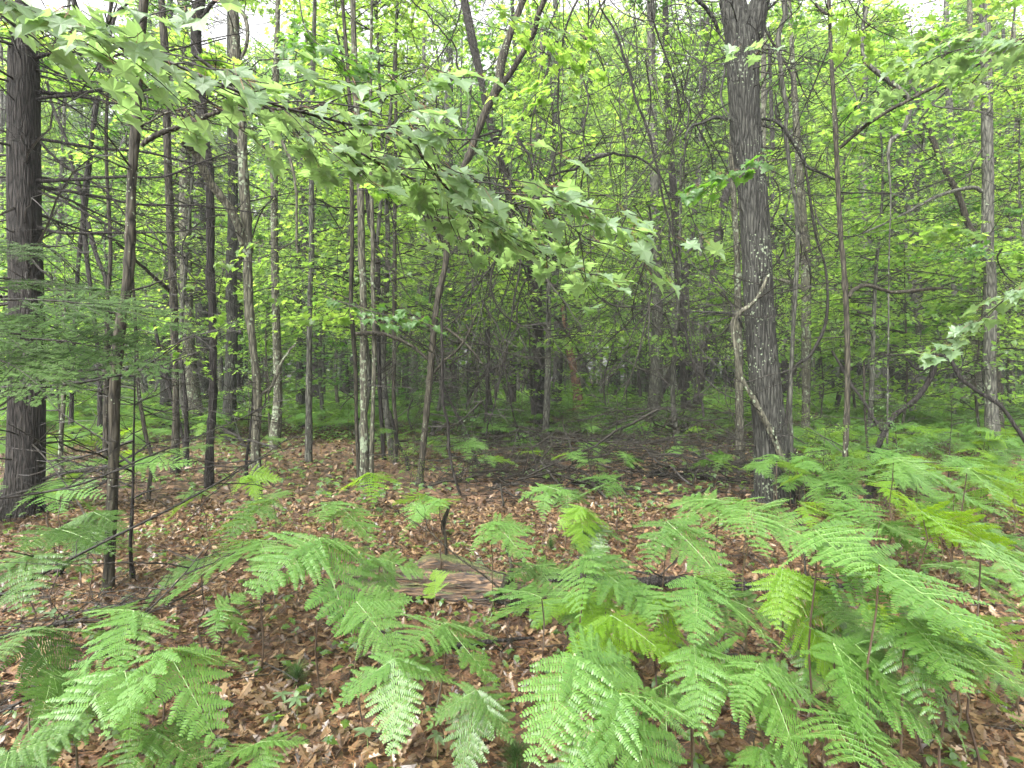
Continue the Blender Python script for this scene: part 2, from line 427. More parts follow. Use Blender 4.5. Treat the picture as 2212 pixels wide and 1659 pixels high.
# ------------------------------------------------------------------ litter
def litter():
    def lay(mb, n, y0, y1, tmpl, s0, s1, curl, lift=0.02, mat_i=0, power=1):
        x, y = sector(n, y0, y1, power=power)
        z = gh(x, y) + R.uniform(0.004, lift, n)
        s = R.uniform(s0, s1, n)
        Mx = leaf_frames(n, curl) * s[:, None, None]
        Mx[:, :, 1] *= R.uniform(0.6, 1.15, n)[:, None]
        Mx[:, :, 2] *= R.uniform(-0.9, 1.3, n)[:, None]
        mb.stamp(tmpl[0] - [0.5, 0, 0], tmpl[1], Mx, np.stack([x, y, z], -1), mat_i)
    near = MB()
    # the nearest dead leaves, each a piece of the floor
    x, y = sector(280, 2.15, 3.1)
    me = []
    for k in range(6):
        q = MB(); t = OAK if k % 3 else OVAL
        V = t[0].copy(); V[:, 2] *= [1, 1.8, -1.2, 2.4, 0.6, -2][k]; V[:, 1] *= [1, .8, 1.1, .7, 1.2, .9][k]
        q.add(V - [0.5, 0, 0], t[1]); me.append(q.mesh('dead_leaf', M['dead']))
    for k in range(len(x)):
        o = link('dead_leaf', me[k % 6], ground, (x[k], y[k], float(gh(x[k], y[k])) + R.uniform(0.02, 0.04)))
        s = R.uniform(0.05, 0.115); o.scale = (s, s, s)
        o.rotation_euler = (R.normal(0, 0.3), R.normal(0, 0.3), R.uniform(0, 6.28))
    mb = MB()
    lay(mb, 40000, 1.6, 7.5, OAK, 0.025, 0.08, 0.3, 0.045, power=1)
    lay(mb, 9000, 1.6, 8, OVAL, 0.03, 0.08, 0.4, 0.035)
    lay(mb, 36000, 7, 22, OVAL_FAR, 0.06, 0.13, 0.35, 0.04)
    lay(mb, 14000, 20, 50, OVAL_FAR, 0.12, 0.22, 0.3, 0.05)
    tag(mb.obj('leaf_litter', M['dead']), 'brown dead oak and maple leaves carpeting the forest floor', 'dead leaves', None, 'stuff')
    # fallen needles
    T = np.array([(-.5, -.5, 0), (-.5, .5, 0), (.5, 0, 0)]); F = np.array([(0, 1, 2)])
    n = 30000
    x, y = sector(n, 1.6, 7)
    Mx = rotz(R.uniform(0, 6.28, n)) @ roty(R.normal(0, 0.12, n))
    Mx = Mx * np.stack([R.uniform(0.06, 0.14, n), np.full(n, 0.003), np.ones(n)], -1)[:, None, :]
    nb = MB(); nb.stamp(T, F, Mx, np.stack([x, y, gh(x, y) + R.uniform(0.02, 0.045, n)], -1))
    tag(nb.obj('fallen_pine_needles', M['pine_needle']), 'reddish dry pine needles strewn over the dead leaves', 'pine needles', None, 'stuff')
    # small twigs lying about
    tb = MB()
    x, y = sector(900, 1.8, 12)
    for k in range(len(x)):
        L = R.uniform(0.12, 0.7); a = R.uniform(0, 6.28)
        p = np.linspace(-0.5, 0.5, 5)[:, None] * np.array([math.cos(a), math.sin(a), R.normal(0, 0.06)]) * L
        p = p + wob(5, L * 0.07) + [x[k], y[k], float(gh(x[k], y[k])) + 0.035]
        tube(tb, p, np.linspace(R.uniform(0.002, 0.006), 0.0012, 5), 4)
    tag(tb.obj('twig_litter', M['twig']), 'short dark twigs scattered among the dead leaves', 'twigs', None, 'stuff')
litter()

def seedlings():
    mb = MB()
    def plants(n, y0, y1, size, lv, tmpl, hmax):
        x, y = sector(n, y0, y1)
        # gather into patches
        keep = (np.sin(x * 1.7 + 2) * np.cos(y * 1.3) + R.normal(0, 0.5, n)) > -0.2
        x, y = x[keep], y[keep]; n = len(x)
        h = R.uniform(0.03, hmax, n)
        for q in range(lv):
            a = q * 2 * math.pi / lv + R.uniform(0, 1, n)
            Mx = rotz(a) @ roty(R.normal(0.15, 0.25, n)) @ rotx(R.normal(0, 0.2, n))
            s = size * R.uniform(0.5, 1.2, n)
            Mx = Mx * s[:, None, None]
            mb.stamp(tmpl[0], tmpl[1], Mx, np.stack([x, y, gh(x, y) + h], -1), 0 if q % 2 else 1)
    plants(1500, 1.9, 7, 0.04, 3, MAPLE, 0.10)
    plants(1500, 1.9, 7, 0.042, 5, OVAL, 0.12)
    plants(8000, 7, 20, 0.07, 4, MAPLE_FAR, 0.25)
    plants(7000, 12, 45, 0.12, 4, OVAL_FAR, 0.3)
    tag(mb.obj('ground_seedlings', [M['maple_near'], M['maple']]), 'tiny green maple seedlings and herbs dotting the leaf litter', 'seedlings', None, 'stuff')
seedlings()

# ------------------------------------------------------------------ bracken
PINNULE = (np.array([(0, -0.13, 0), (0, 0.13, 0), (0.35, 0.20, 0.01), (0.35, -0.20, 0.01), (0.8, 0.13, -0.03), (0.8, -0.13, -0.03), (1, 0, -0.06)]),
           np.array([(0, 3, 2, 1), (3, 5, 4, 2)]), np.array([(5, 6, 4)]))
def blade(L=0.5, wide=0.5, pairs=13, droop=0.25, seed=0, lod=0, leafmat='fern'):
    """one bracken blade: rachis along +X, pinnae to both sides, pinnules along each pinna"""
    rg = np.random.default_rng(seed)
    mb = MB()
    curve = rg.normal(0, 0.10)
    def rach(t):
        x = L * t
        return np.stack([x, curve * L * t * t, -droop * L * t * t], -1)
    tt = np.linspace(0, 1, 9)
    if lod < 2: tube(mb, rach(tt), np.linspace(0.0028, 0.0006, 9), 3 if lod else 4, 1, cap=False)
    for k in range(pairs):
        t = 0.04 + 0.93 * (k / pairs) ** 0.92
        prof = (1 - t) ** 0.95 * (0.78 + 0.22 * min(1, k / 2.0)) + 0.035
        o = rach(np.array([t]))[0]
        for sgn in (-1, 1):
            if rg.random() < 0.05: continue
            pl = wide * L * prof * rg.uniform(0.74, 1.12)
            ang = sgn * (math.radians(74) - 0.30 * t + rg.normal(0, 0.07))
            d = np.array([math.cos(ang), math.sin(ang), 0])
            lift = rg.normal(0.10, 0.07); dr = rg.uniform(0.06, 0.26); cb = rg.normal(0, 0.08) - sgn * 0.10
            nrm_ = np.array([-d[1], d[0], 0])
            def pin(s):
                s = np.asarray(s)
                return o + s[:, None] * pl * d + (s ** 2)[:, None] * pl * (cb * nrm_) + np.stack([0 * s, 0 * s, (lift * s - dr * s * s) * pl], -1)
            if lod == 2:
                w = pl * 0.24
                P = pin([0, 0.5, 1])
                V = np.array([P[0] - nrm_ * w * .4, P[0] + nrm_ * w * .4, P[1] + nrm_ * w * .6, P[2], P[1] - nrm_ * w * .6])
                mb.add(V, [(0, 4, 2, 1)], 0); mb.add(V, [(4, 3, 2)], 0)
                continue
            if lod == 0: tube(mb, pin(np.linspace(0, 1, 5)), np.linspace(0.0012, 0.0004, 5), 3, 1, cap=False)
            npn = max(4, int(pl / (0.0118 if lod == 0 else 0.022)))
            s = (np.arange(npn) + 0.4) / npn
            B = pin(s); T = nrm(pin(s + 0.02) - B)
            gap = L / pairs
            ln = (min(0.84 * gap, 0.30 * pl + 0.005)) * (0.12 + 0.88 * (1 - s) ** 0.6) * (0.8 + 0.2 * np.minimum(1, s * 6))
            step = pl / npn
            for sg2 in (-1, 1):
                side = np.cross(np.array([0, 0, 1.0]), T) * sg2
                dirn = nrm(side + 0.32 * T + np.array([0, 0, 1]) * rg.normal(-0.12, 0.14, (npn, 1)))
                ny = nrm(np.cross(np.array([0, 0, 1.0]), dirn))
                nz = np.cross(dirn, ny)
                l2 = ln * rg.uniform(0.85, 1.12, npn)
                wd = np.full(npn, step * (2.2 if lod == 0 else 2.0))
                Mx = np.stack([dirn * l2[:, None], ny * wd[:, None], nz * l2[:, None]], -1)
                if lod == 0:
                    mb.stamp(PINNULE[0], PINNULE[1], Mx, B, 0)
                    F3 = PINNULE[2]
                    mb.stamp(PINNULE[0][[5, 6, 4]], [(0, 1, 2)], Mx, B, 0)
                else:
                    mb.stamp([(0, -.3, 0), (0, .3, 0), (1, 0, -.05)], [(0, 1, 2)], Mx, B, 0)
    return mb

BL = {}
def blade_mesh(kind, lod, i):
    key = (kind, lod, i)
    if key not in BL:
        dr = [0.05, 0.14, 0.24, 0.08, 0.30, 0.18][i % 6]
        BL[key] = blade(1.0 if False else 0.55, [0.52, 0.6, 0.44, 0.56, 0.5, 0.66, 0.58][i % 7], [12, 11, 13, 11, 12, 12][i % 6], dr, 100 + i, lod).mesh(
            'frond', [M[kind], M['rachis']], False)
    return BL[key]

fern_count = 0
def fern(x, y, h, L, az, tilt, nb=3, kind='fern', lod=0, label='bracken fern', group=None, lean=0.1, roll=0.0):
    """one bracken plant: dark stem and three blades spreading from its top"""
    global fern_count
    fern_count += 1
    i = fern_count
    z0 = float(gh(x, y))
    t = thing('bracken_fern', label, 'fern', (x, y, z0), 0, group)
    mb = MB()
    a = math.radians(az)
    back = -np.array([math.cos(a), math.sin(a), 0]) * lean * h
    base = np.array([0, 0, -0.03]); top = np.array([0, 0, h])
    p = spline([base, back * 0.2 + [0, 0, h * 0.4], back * 0.1 + [0, 0, h * 0.8], top], 7)
    p += np.concatenate([[[0, 0, 0]], R.normal(0, 0.014, (5, 3)), [[0, 0, 0]]])
    mb_s = MB(); tube(mb_s, p, np.linspace(0.0055, 0.003, 7), 5)
    link('stem', mb_s.mesh('stem', M['fern_stem']), t)
    sets = [(0, 1.0, tilt), (R.uniform(60, 80), 0.78, tilt * 0.5), (-R.uniform(60, 80), 0.78, tilt * 0.5)][:nb]
    for q, (da, sc, tl) in enumerate(sets):
        o = link('frond', blade_mesh(kind, lod, (i * 3 + q) % 11), t, top)
        s = L / 0.55 * sc * 1.14 * R.uniform(0.92, 1.08)
        o.scale = (s, s, s)
        rz = a + math.radians(da)
        e = (Matrix.Rotation(rz, 3, 'Z') @ Matrix.Rotation(math.radians(tl + R.normal(0, 8)), 3, 'Y') @ Matrix.Rotation(math.radians(roll + R.normal(0, 15)), 3, 'X')).to_euler()
        o.rotation_euler = e
    return t

def fern_px(u, v, h, L, az, tilt, nb=3, kind='fern', label='', roll=0.0):
    r = ray(u, v)
    tt = (CAMH - h) / -r[2]
    x, y = r[0] * tt, r[1] * tt
    return fern(x, y, h, L, az, tilt, nb, kind, 0, label, 'bracken ferns in the foreground', roll=roll)

#            u    v     h    L   az  tilt nb kind  label
FERNS = [
 (690, 1150, 0.80, 0.50, -55, 22, 3, 'fern', 'broad bracken fern left of the mossy log, one blade hanging over its end'),
 (560, 1165, 0.72, 0.46, -140, 12, 3, 'fern', 'bracken fern with a flat pale blade reaching left of the log fern'),
 (590, 1085, 0.75, 0.50, 175, 6, 3, 'fern', 'wide flat bracken fern at the foot of the leaning forked sapling'),
 (720, 1075, 0.70, 0.45, -30, 10, 3, 'fern', 'bracken fern just in front of the four-stemmed pale lichen clump'),
 (290, 1330, 0.62, 0.36, -130, 15, 3, 'fern', 'crinkled bracken fern at the foot of the lichen spotted sapling'),
 (360, 1430, 0.60, 0.36, -30, 18, 3, 'fern', 'bright bracken fern with drooping blades in the open litter at lower left'),
 (270, 1470, 0.50, 0.34, -115, 20, 3, 'fern', 'bracken fern with one long blade hanging down beside the lower left corner gap'),
 (470, 1320, 0.50, 0.20, -10, 14, 3, 'fern', 'small bracken fern with three short blades on a thin stem'),
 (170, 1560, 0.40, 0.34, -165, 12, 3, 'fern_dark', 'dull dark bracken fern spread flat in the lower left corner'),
 (330, 1600, 0.35, 0.28, -20, 15, 3, 'fern_dark', 'low dark bracken fern beneath the bright one at lower left'),
 (855, 1430, 0.45, 0.32, -75, 28, 3, 'fern', 'isolated bracken fern with a pointed tip in the middle of the litter'),
 (960, 1340, 0.55, 0.34, -40, 20, 3, 'fern', 'bracken fern with upturned tips directly in front of the log'),
 (940, 1265, 0.55, 0.20, 95, -25, 1, 'fern_yellow', 'single young bracken blade standing upright before the log'),
 (1240, 1400, 0.72, 0.44, -45, 26, 3, 'fern', 'large bracken fern in the centre foreground with long overlapping blades'),
 (1340, 1480, 0.66, 0.36, -60, 34, 3, 'fern', 'bracken fern whose tip points at the bottom edge in the centre'),
 (1170, 1280, 0.66, 0.32, 130, -6, 2, 'fern', 'bracken blade rising to a narrow tip at the right end of the log'),
 (1065, 1110, 0.72, 0.34, -50, 14, 3, 'fern', 'bracken fern above the mossy stump of the log'),
 (950, 1075, 0.70, 0.38, 170, 8, 3, 'fern', 'bracken fern in front of the leaning two-limbed maple'),
 (1180, 1040, 0.70, 0.30, -100, 12, 3, 'fern', 'bracken fern standing in the brushwood below the central dark tree'),
 (1255, 1090, 0.62, 0.32, -85, 40, 3, 'fern_yellow', 'yellow-green wilting bracken fern inside the brushwood'),
 (1260, 1190, 0.80, 0.40, -38, 18, 3, 'fern', 'bracken fern with its blades streaming down right behind the log'),
 (1440, 1130, 0.85, 0.42, -45, 20, 3, 'fern', 'bracken fern between the brushwood and the big oak, blades sloping right'),
 (1545, 1060, 0.85, 0.42, -150, 10, 3, 'fern', 'pale bracken fern against the foot of the big oak, on its left'),
 (1620, 1110, 0.85, 0.44, -35, 14, 3, 'fern', 'bracken fern covering the foot of the big forked oak'),
 (1500, 1240, 0.80, 0.38, -30, 20, 3, 'fern', 'bracken fern on a leaning stem midway between log and oak'),
 (1760, 1150, 0.98, 0.50, -22, 10, 3, 'fern', 'tall bracken fern whose blades sweep towards the right edge'),
 (1900, 1210, 0.98, 0.46, -18, 12, 3, 'fern', 'large pale bracken fern low at the right edge'),
 (1990, 1105, 0.90, 0.45, -25, 10, 3, 'fern_yellow', 'yellow-green bracken fern glowing between two pale ones at the right'),
 (1930, 1000, 0.95, 0.50, -20, 8, 3, 'fern', 'tall feathery bracken fern below the arching crooked limb'),
 (2090, 1030, 0.95, 0.50, -15, 8, 3, 'fern', 'bracken fern in front of the lichen streaked trunk at the right edge'),
 (2120, 1180, 0.95, 0.42, -20, 14, 3, 'fern', 'bracken fern cut by the right edge of the picture'),
 (1500, 1380, 0.62, 0.36, -35, 22, 3, 'fern', 'bracken fern above the bare litter patch right of centre'),
 (1640, 1420, 0.58, 0.32, -60, 28, 3, 'fern', 'bracken fern with a short wide blade over the bare litter patch'),
 (1800, 1380, 0.68, 0.40, -30, 16, 3, 'fern', 'bracken fern on bare dark stems in the lower right'),
 (1790, 1520, 0.50, 0.36, -35, 16, 3, 'fern', 'light bracken fern whose tip reaches the bottom edge at the right'),
 (1960, 1330, 0.80, 0.40, -25, 20, 3, 'fern', 'shadowy bracken fern hanging above the lower right litter'),
 (1640, 1600, 0.30, 0.20, -100, 12, 3, 'fern', 'small low bracken fern at the bottom edge right of centre'),
 (560, 1635, 0.28, 0.20, -60, 10, 3, 'fern', 'small low bracken fern at the bottom edge left of centre'),
 (20, 1630, 0.42, 0.28, -60, 12, 3, 'fern_dark', 'dark bracken fern filling the extreme lower left corner'),
 (1320, 1320, 0.62, 0.34, -90, 55, 3, 'fern_yellow', 'yellow-green bracken fern with hanging combs behind the central one'),
 (1420, 1290, 0.62, 0.34, -60, 55, 2, 'fern_yellow', 'yellow-green bracken blade hanging steeply right of the log'),
 (1690, 1240, 0.75, 0.38, -50, 45, 3, 'fern_yellow', 'yellow-green bracken fern hanging behind the sweeping tall fern'),
 (1290, 1590, 0.42, 0.30, -80, 50, 3, 'fern_dark', 'dark bracken fern drooping under the central one'),
 (1030, 1490, 0.40, 0.28, -100, 50, 3, 'fern_dark', 'dark bracken fern with curled combs left of the central one'),
 (1440, 1460, 0.50, 0.30, -110, 40, 3, 'fern_dark', 'dark bracken fern behind the central tip'),
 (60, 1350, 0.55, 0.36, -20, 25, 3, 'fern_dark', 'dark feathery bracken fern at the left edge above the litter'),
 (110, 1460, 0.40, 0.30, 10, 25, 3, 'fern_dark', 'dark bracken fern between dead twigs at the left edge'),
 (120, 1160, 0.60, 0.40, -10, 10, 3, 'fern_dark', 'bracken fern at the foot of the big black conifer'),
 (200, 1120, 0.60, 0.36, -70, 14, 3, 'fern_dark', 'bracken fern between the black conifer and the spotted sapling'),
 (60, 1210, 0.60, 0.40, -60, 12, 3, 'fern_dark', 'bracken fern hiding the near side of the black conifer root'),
 (440, 1070, 0.62, 0.36, -160, 8, 3, 'fern', 'bracken fern at the foot of the knotty dark sapling'),
 (820, 1180, 0.66, 0.34, -60, 20, 3, 'fern', 'bracken fern leaning over the far end of the log'),
 (770, 1290, 0.55, 0.32, -35, 15, 2, 'fern', 'bracken blade reaching over the rotten left end of the log'),
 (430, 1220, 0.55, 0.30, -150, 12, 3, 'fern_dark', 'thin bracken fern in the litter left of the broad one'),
]
for f in FERNS:
    fern_px(f[0], f[1], f[2], f[3], f[4], f[5] + 13, f[6], f[7], f[8])

k = 0
while k < 26:
    u, v = R.uniform(1150, 2230), R.uniform(1080, 1620)
    if (v > 1450 and u > 1500) or (v > 1280 and u < 1560): continue
    if 1500 < u < 1700 and v < 1250: continue
    k += 1
    h = R.uniform(0.35, 0.75)
    kind = ['fern', 'fern', 'fern_dark', 'fern_yellow'][int(R.integers(4))]
    fern_px(u, v, h, R.uniform(0.26, 0.4), R.uniform(-80, 0), R.uniform(10, 40), 3, kind,
            f'{ {"fern": "pale", "fern_dark": "shaded", "fern_yellow": "yellowish"}[kind]} {"low" if h < .55 else "raised"} bracken fern {"behind the log" if u < 1300 and v < 1250 else "in front of the log" if u < 1350 else "among the lower right ferns" if v > 1300 else "below the big oak"}')

# landmarks from left to right let labels say where a far thing stands
MARKS = [(-400, 'left of the black conifer'), (95, 'right of the black conifer'), (300, 'behind the knotty saplings'),
         (460, 'behind the forked sapling'), (640, 'left of the lichen clump'), (800, 'right of the lichen clump'),
         (960, 'left of the central tree'), (1190, 'right of the central tree'), (1370, 'left of the big oak'),
         (1700, 'just right of the big oak'), (1830, 'behind the arching limb'), (2060, 'by the lichen streaked trunk'), (2170, 'beyond the edge trunk')]
def where(x, y):
    u = 1106 + FPX * x / max(y, 0.1)
    s = MARKS[0][1]
    for a, b in MARKS:
        if u >= a: s = b
    return s

# ferns further back, each one its own plant
def fern_density(x, y):
    u = 1106 + FPX * x / y
    d = 0.35
    if u > 1700: d = 0.95
    if u < 350: d = 0.6 if y > 7 else 0.35
    if 350 < u < 1050 and y < 14: d = 0.10
    if 1050 < u < 1650 and y < 14: d = 0.22
    if y > 14: d = 0.9
    return d
cnt = 0
while cnt < 225:
    x, y = sector(1, 4.3, 11.5, 0.86); x, y = float(x[0]), float(y[0])
    if R.random() > fern_density(x, y): continue
    if abs(x - 1.0) < 0.5 and y < 5: continue
    h = R.uniform(0.4, 0.72)
    kind = ['fern', 'fern', 'fern', 'fern_yellow', 'fern_dark'][int(R.integers(5))]
    size = 'small' if h < 0.5 else ('tall' if h > 0.64 else 'mid-height')
    tone = {'fern': 'pale green', 'fern_yellow': 'yellow-green', 'fern_dark': 'dark green'}[kind]
    dist = 'near' if y < 7 else 'further back'
    fern(x, y, h, R.uniform(0.30, 0.48), R.normal(-55, 70), R.uniform(6, 28), 3, kind, 1,
         f'{size} {tone} bracken fern {dist} {where(x, y)}', f'{tone} bracken ferns {where(x, y)}')
    cnt += 1

def fern_carpet():
    mb = MB()
    for lod, n, y0, y1, h0, h1, s0, s1 in [(1, 420, 11, 15, .35, .7, .5, .85), (2, 2600, 14, 24, .35, .75, .6, 1.), (2, 4500, 22, 48, .3, .8, .9, 1.5)]:
        x, y = sector(n, y0, y1, 1.0)
        keep = np.array([R.random() < fern_density(a, b) for a, b in zip(x, y)])
        x, y = x[keep], y[keep]; n = len(x)
        h = R.uniform(h0, h1, n); az = R.uniform(0, 6.28, n)
        for q in range(3):
            t = blade(0.55, 0.56, 11 if lod == 1 else 9, 0.2, 40 + q, lod)
            Mx = rotz(az + q * 2.1) @ roty(R.uniform(0.0, 0.3, n)) @ rotx(R.normal(0, 0.15, n))
            Mx = Mx * R.uniform(s0, s1, n)[:, None, None]
            V = np.concatenate(t.V)
            T = np.stack([x, y, gh(x, y) + h], -1)
            for nv in (3, 4):
                fs = [F for F, m in t.F if m == 0 and F.shape[1] == nv]
                if not fs: continue
                F = np.concatenate(fs)
                uq, inv = np.unique(F, return_inverse=True)
                mb.stamp(V[uq], inv.reshape(F.shape), Mx, T, (q % 2) if lod == 2 else 0)
    tag(mb.obj('fern_carpet', [M['fern'], M['maple']]), 'continuous low carpet of green bracken ferns under the distant trees', 'ferns', None, 'stuff')
fern_carpet()

# ------------------------------------------------------------------ the rotten log
def rotten_log():
    a = ground_at(745, 1290); b = ground_at(1230, 1318)
    t = thing('rotten_log', 'rotten brown log with grooved grain and moss lying across the litter in the centre', 'log', (a[0], a[1], 0))
    L = b - a; L[2] = 0
    n, sd_ = 70, 36
    s = np.linspace(0, 1, n)
    path = s[:, None] * L + np.stack([0 * s, 0.10 * np.sin(s * 3.0), 0.05 + 0.03 * np.sin(s * 5)], -1)
    rad = 0.04 + 0.072 * np.sin(np.clip(s * 0.9 + 0.1, 0, 1) * math.pi) ** 0.6 + 0.015 * np.sin(s * 11)
    ph = R.uniform(0, 6.28, 9)
    def bump(n_, k, ang):
        r = np.ones((n_, k))
        for q in range(9):
            f = q + 3
            r += (0.10 / (1 + q * 0.25)) * np.sin(f * ang[None] + ph[q] + 2.5 * np.sin(s[:, None] * (2 + q) + ph[-q]))
        return r + R.normal(0, 0.02, (n_, k))
    mb = MB(); tube(mb, path, rad, sd_, 0, bump)
    mb.obj('trunk', M['log'], t, True)
    # loose splinters along the grain
    sp = MB()
    for k in range(60):
        c = R.uniform(0.03, 0.9); i = int(c * (n - 1)); ang = R.uniform(0.3, 2.9)
        off = np.array([0, -math.cos(ang), math.sin(ang)]) * rad[i] * R.uniform(0.95, 1.12)
        d = nrm(L) * R.uniform(0.05, 0.2)
        p = path[i] + off + np.linspace(-1, 1, 5)[:, None] * d + wob(5, 0.012)
        tube(sp, p, [0.001, 0.005, 0.006, 0.004, 0.001], 4)
    sp.obj('splinter', M['log'], t)['kind'] = 'stuff'
    # mossy hump
    mb = MB()
    p = np.array(path[int(n * 0.42)]) + [0, 0.10, 0]
    pts = spline([p + [-0.18, 0.02, 0.02], p + [-0.10, 0.05, 0.10], p + [0.08, 0.06, 0.10], p + [0.25, 0.04, 0.06], p + [0.5, 0.0, 0.0]], 26)
    tube(mb, pts, np.interp(np.linspace(0, 1, 26), [0, .15, .5, 1], [0.03, 0.085, 0.08, 0.03]), 20, 0, lambda n_, k, ang: 1 + R.normal(0, 0.05, (n_, k)))
    mb.obj('mossy_stub', M['log'], t, True)
    # moss tufts
    mo = MB(); k = 2600
    i = R.integers(int(n * .3), n - 4, k); ang = R.uniform(0.4, 2.7, k)
    base = path[i] + np.stack([0 * ang, -np.cos(ang), np.sin(ang)], -1) * (rad[i] * 1.0)[:, None] + [0, 0.03, 0]
    Mx = (rotz(R.uniform(0, 6.28, k)) @ roty(R.normal(-1.3, 0.4, k))) * R.uniform(0.01, 0.022, k)[:, None, None]
    mo.stamp([(0, -.12, 0), (0, .12, 0), (1, 0, 0)], [(0, 1, 2)], Mx, base)
    mo.obj('moss', M['fern_dark'], t)['kind'] = 'stuff'
rotten_log()

# ------------------------------------------------------------------ trunks traced in the photograph, standing at their real distance
OFF = {1: (0, 0), 2: (737, 0), 3: (1474, 0), 4: (0, 553), 5: (737, 553), 6: (1474, 553), 7: (0, 1106), 8: (737, 1106), 9: (1474, 1106)}
def tr(*chunks):
    """(tile, [(x, y, w) ...]) in tile pixels -> (u, v, w)"""
    out = []
    for t, pts in chunks:
        ox, oy = OFF[t]
        out += [(ox + p[0] / 3, oy + p[1] / 3, p[2] / 3) for p in pts]
    return out

def ridge_bump(amp):
    ph = R.uniform(0, 6.28, 20)
    def f(n, sides, a):
        s = np.arange(n)[:, None] / n * 60
        r = np.ones((n, sides))
        for q, fr in enumerate((19, 27, 34)):
            w = fr * a[None] + ph[q] + 2.2 * np.sin(s * (0.55 + 0.2 * q) + ph[q + 3] + 2 * np.sin(a[None] * 3 + ph[q + 6])) + 1.2 * np.sin(s * 2.1 + ph[q + 9] + a[None] * 5)
            r += amp * (np.abs(np.sin(w / 2)) ** 0.6 - 0.6)
        for q in range(3): r += 0.03 * np.sin((q + 2) * a[None] + ph[q + 12] + s * 0.03)
        return r + R.normal(0, amp * 0.25, (n, sides))
    return f

def rough_bump(amp, k):
    ph = R.uniform(0, 6.28, 12)
    def f(n, sides, a):
        s = np.arange(n)[:, None]
        r = np.ones((n, sides))
        for q in range(10):
            fr = 5 + q * 2
            r += amp / (1 + 0.2 * q) * np.sin(fr * a[None] + ph[q] + 1.4 * np.sin(s * k * (0.6 + 0.17 * q) + ph[-1 - q]))
        return r + R.normal(0, amp * 0.8, (n, sides))
    return f

def side_twigs(mb, path, rad, n, lmin, lmax, down=0.0, r0=0.008, z0=0.5, up=0.2, sub=3, sides=4, dirs=None):
    """dead side branches with finer twigs"""
    for k in range(n):
        i = int(R.integers(1, len(path) - 1))
        if path[i][2] < z0: continue
        a = R.uniform(0, 6.28) if dirs is None else R.choice(dirs) + R.normal(0, 0.4)
        L = R.uniform(lmin, lmax)
        d = np.array([math.cos(a), math.sin(a), R.normal(up, 0.3)])
        m = 7
        s = np.linspace(0, 1, m)[:, None]
        p = path[i] + d * L * s + np.array([0, 0, -down * L]) * s ** 2 + wob(m, L * 0.11) * s
        r = r0 * R.uniform(0.7, 1.6)
        tube(mb, p, np.linspace(r, r * 0.25, m), sides, 0)
        for q in range(sub):
            j = int(R.integers(1, m - 1)); l2 = L * R.uniform(0.2, 0.5)
            d2 = nrm(d + R.normal(0, 0.55, 3))
            p2 = p[j] + d2 * l2 * np.linspace(0, 1, 5)[:, None] + wob(5, l2 * 0.12) * np.linspace(0, 1, 5)[:, None]
            tube(mb, p2, np.linspace(r * 0.5, r * 0.2, 5), 3, 0, cap=False)
            if R.random() < 0.6:
                d3 = nrm(d2 + R.normal(0, 0.6, 3)); l3 = l2 * 0.5
                p3 = p2[2] + d3 * l3 * np.linspace(0, 1, 4)[:, None] + wob(4, l3 * 0.12)* np.linspace(0, 1, 4)[:, None]
                tube(mb, p3, np.linspace(r * 0.35, r * 0.15, 4), 3, 0, cap=False)

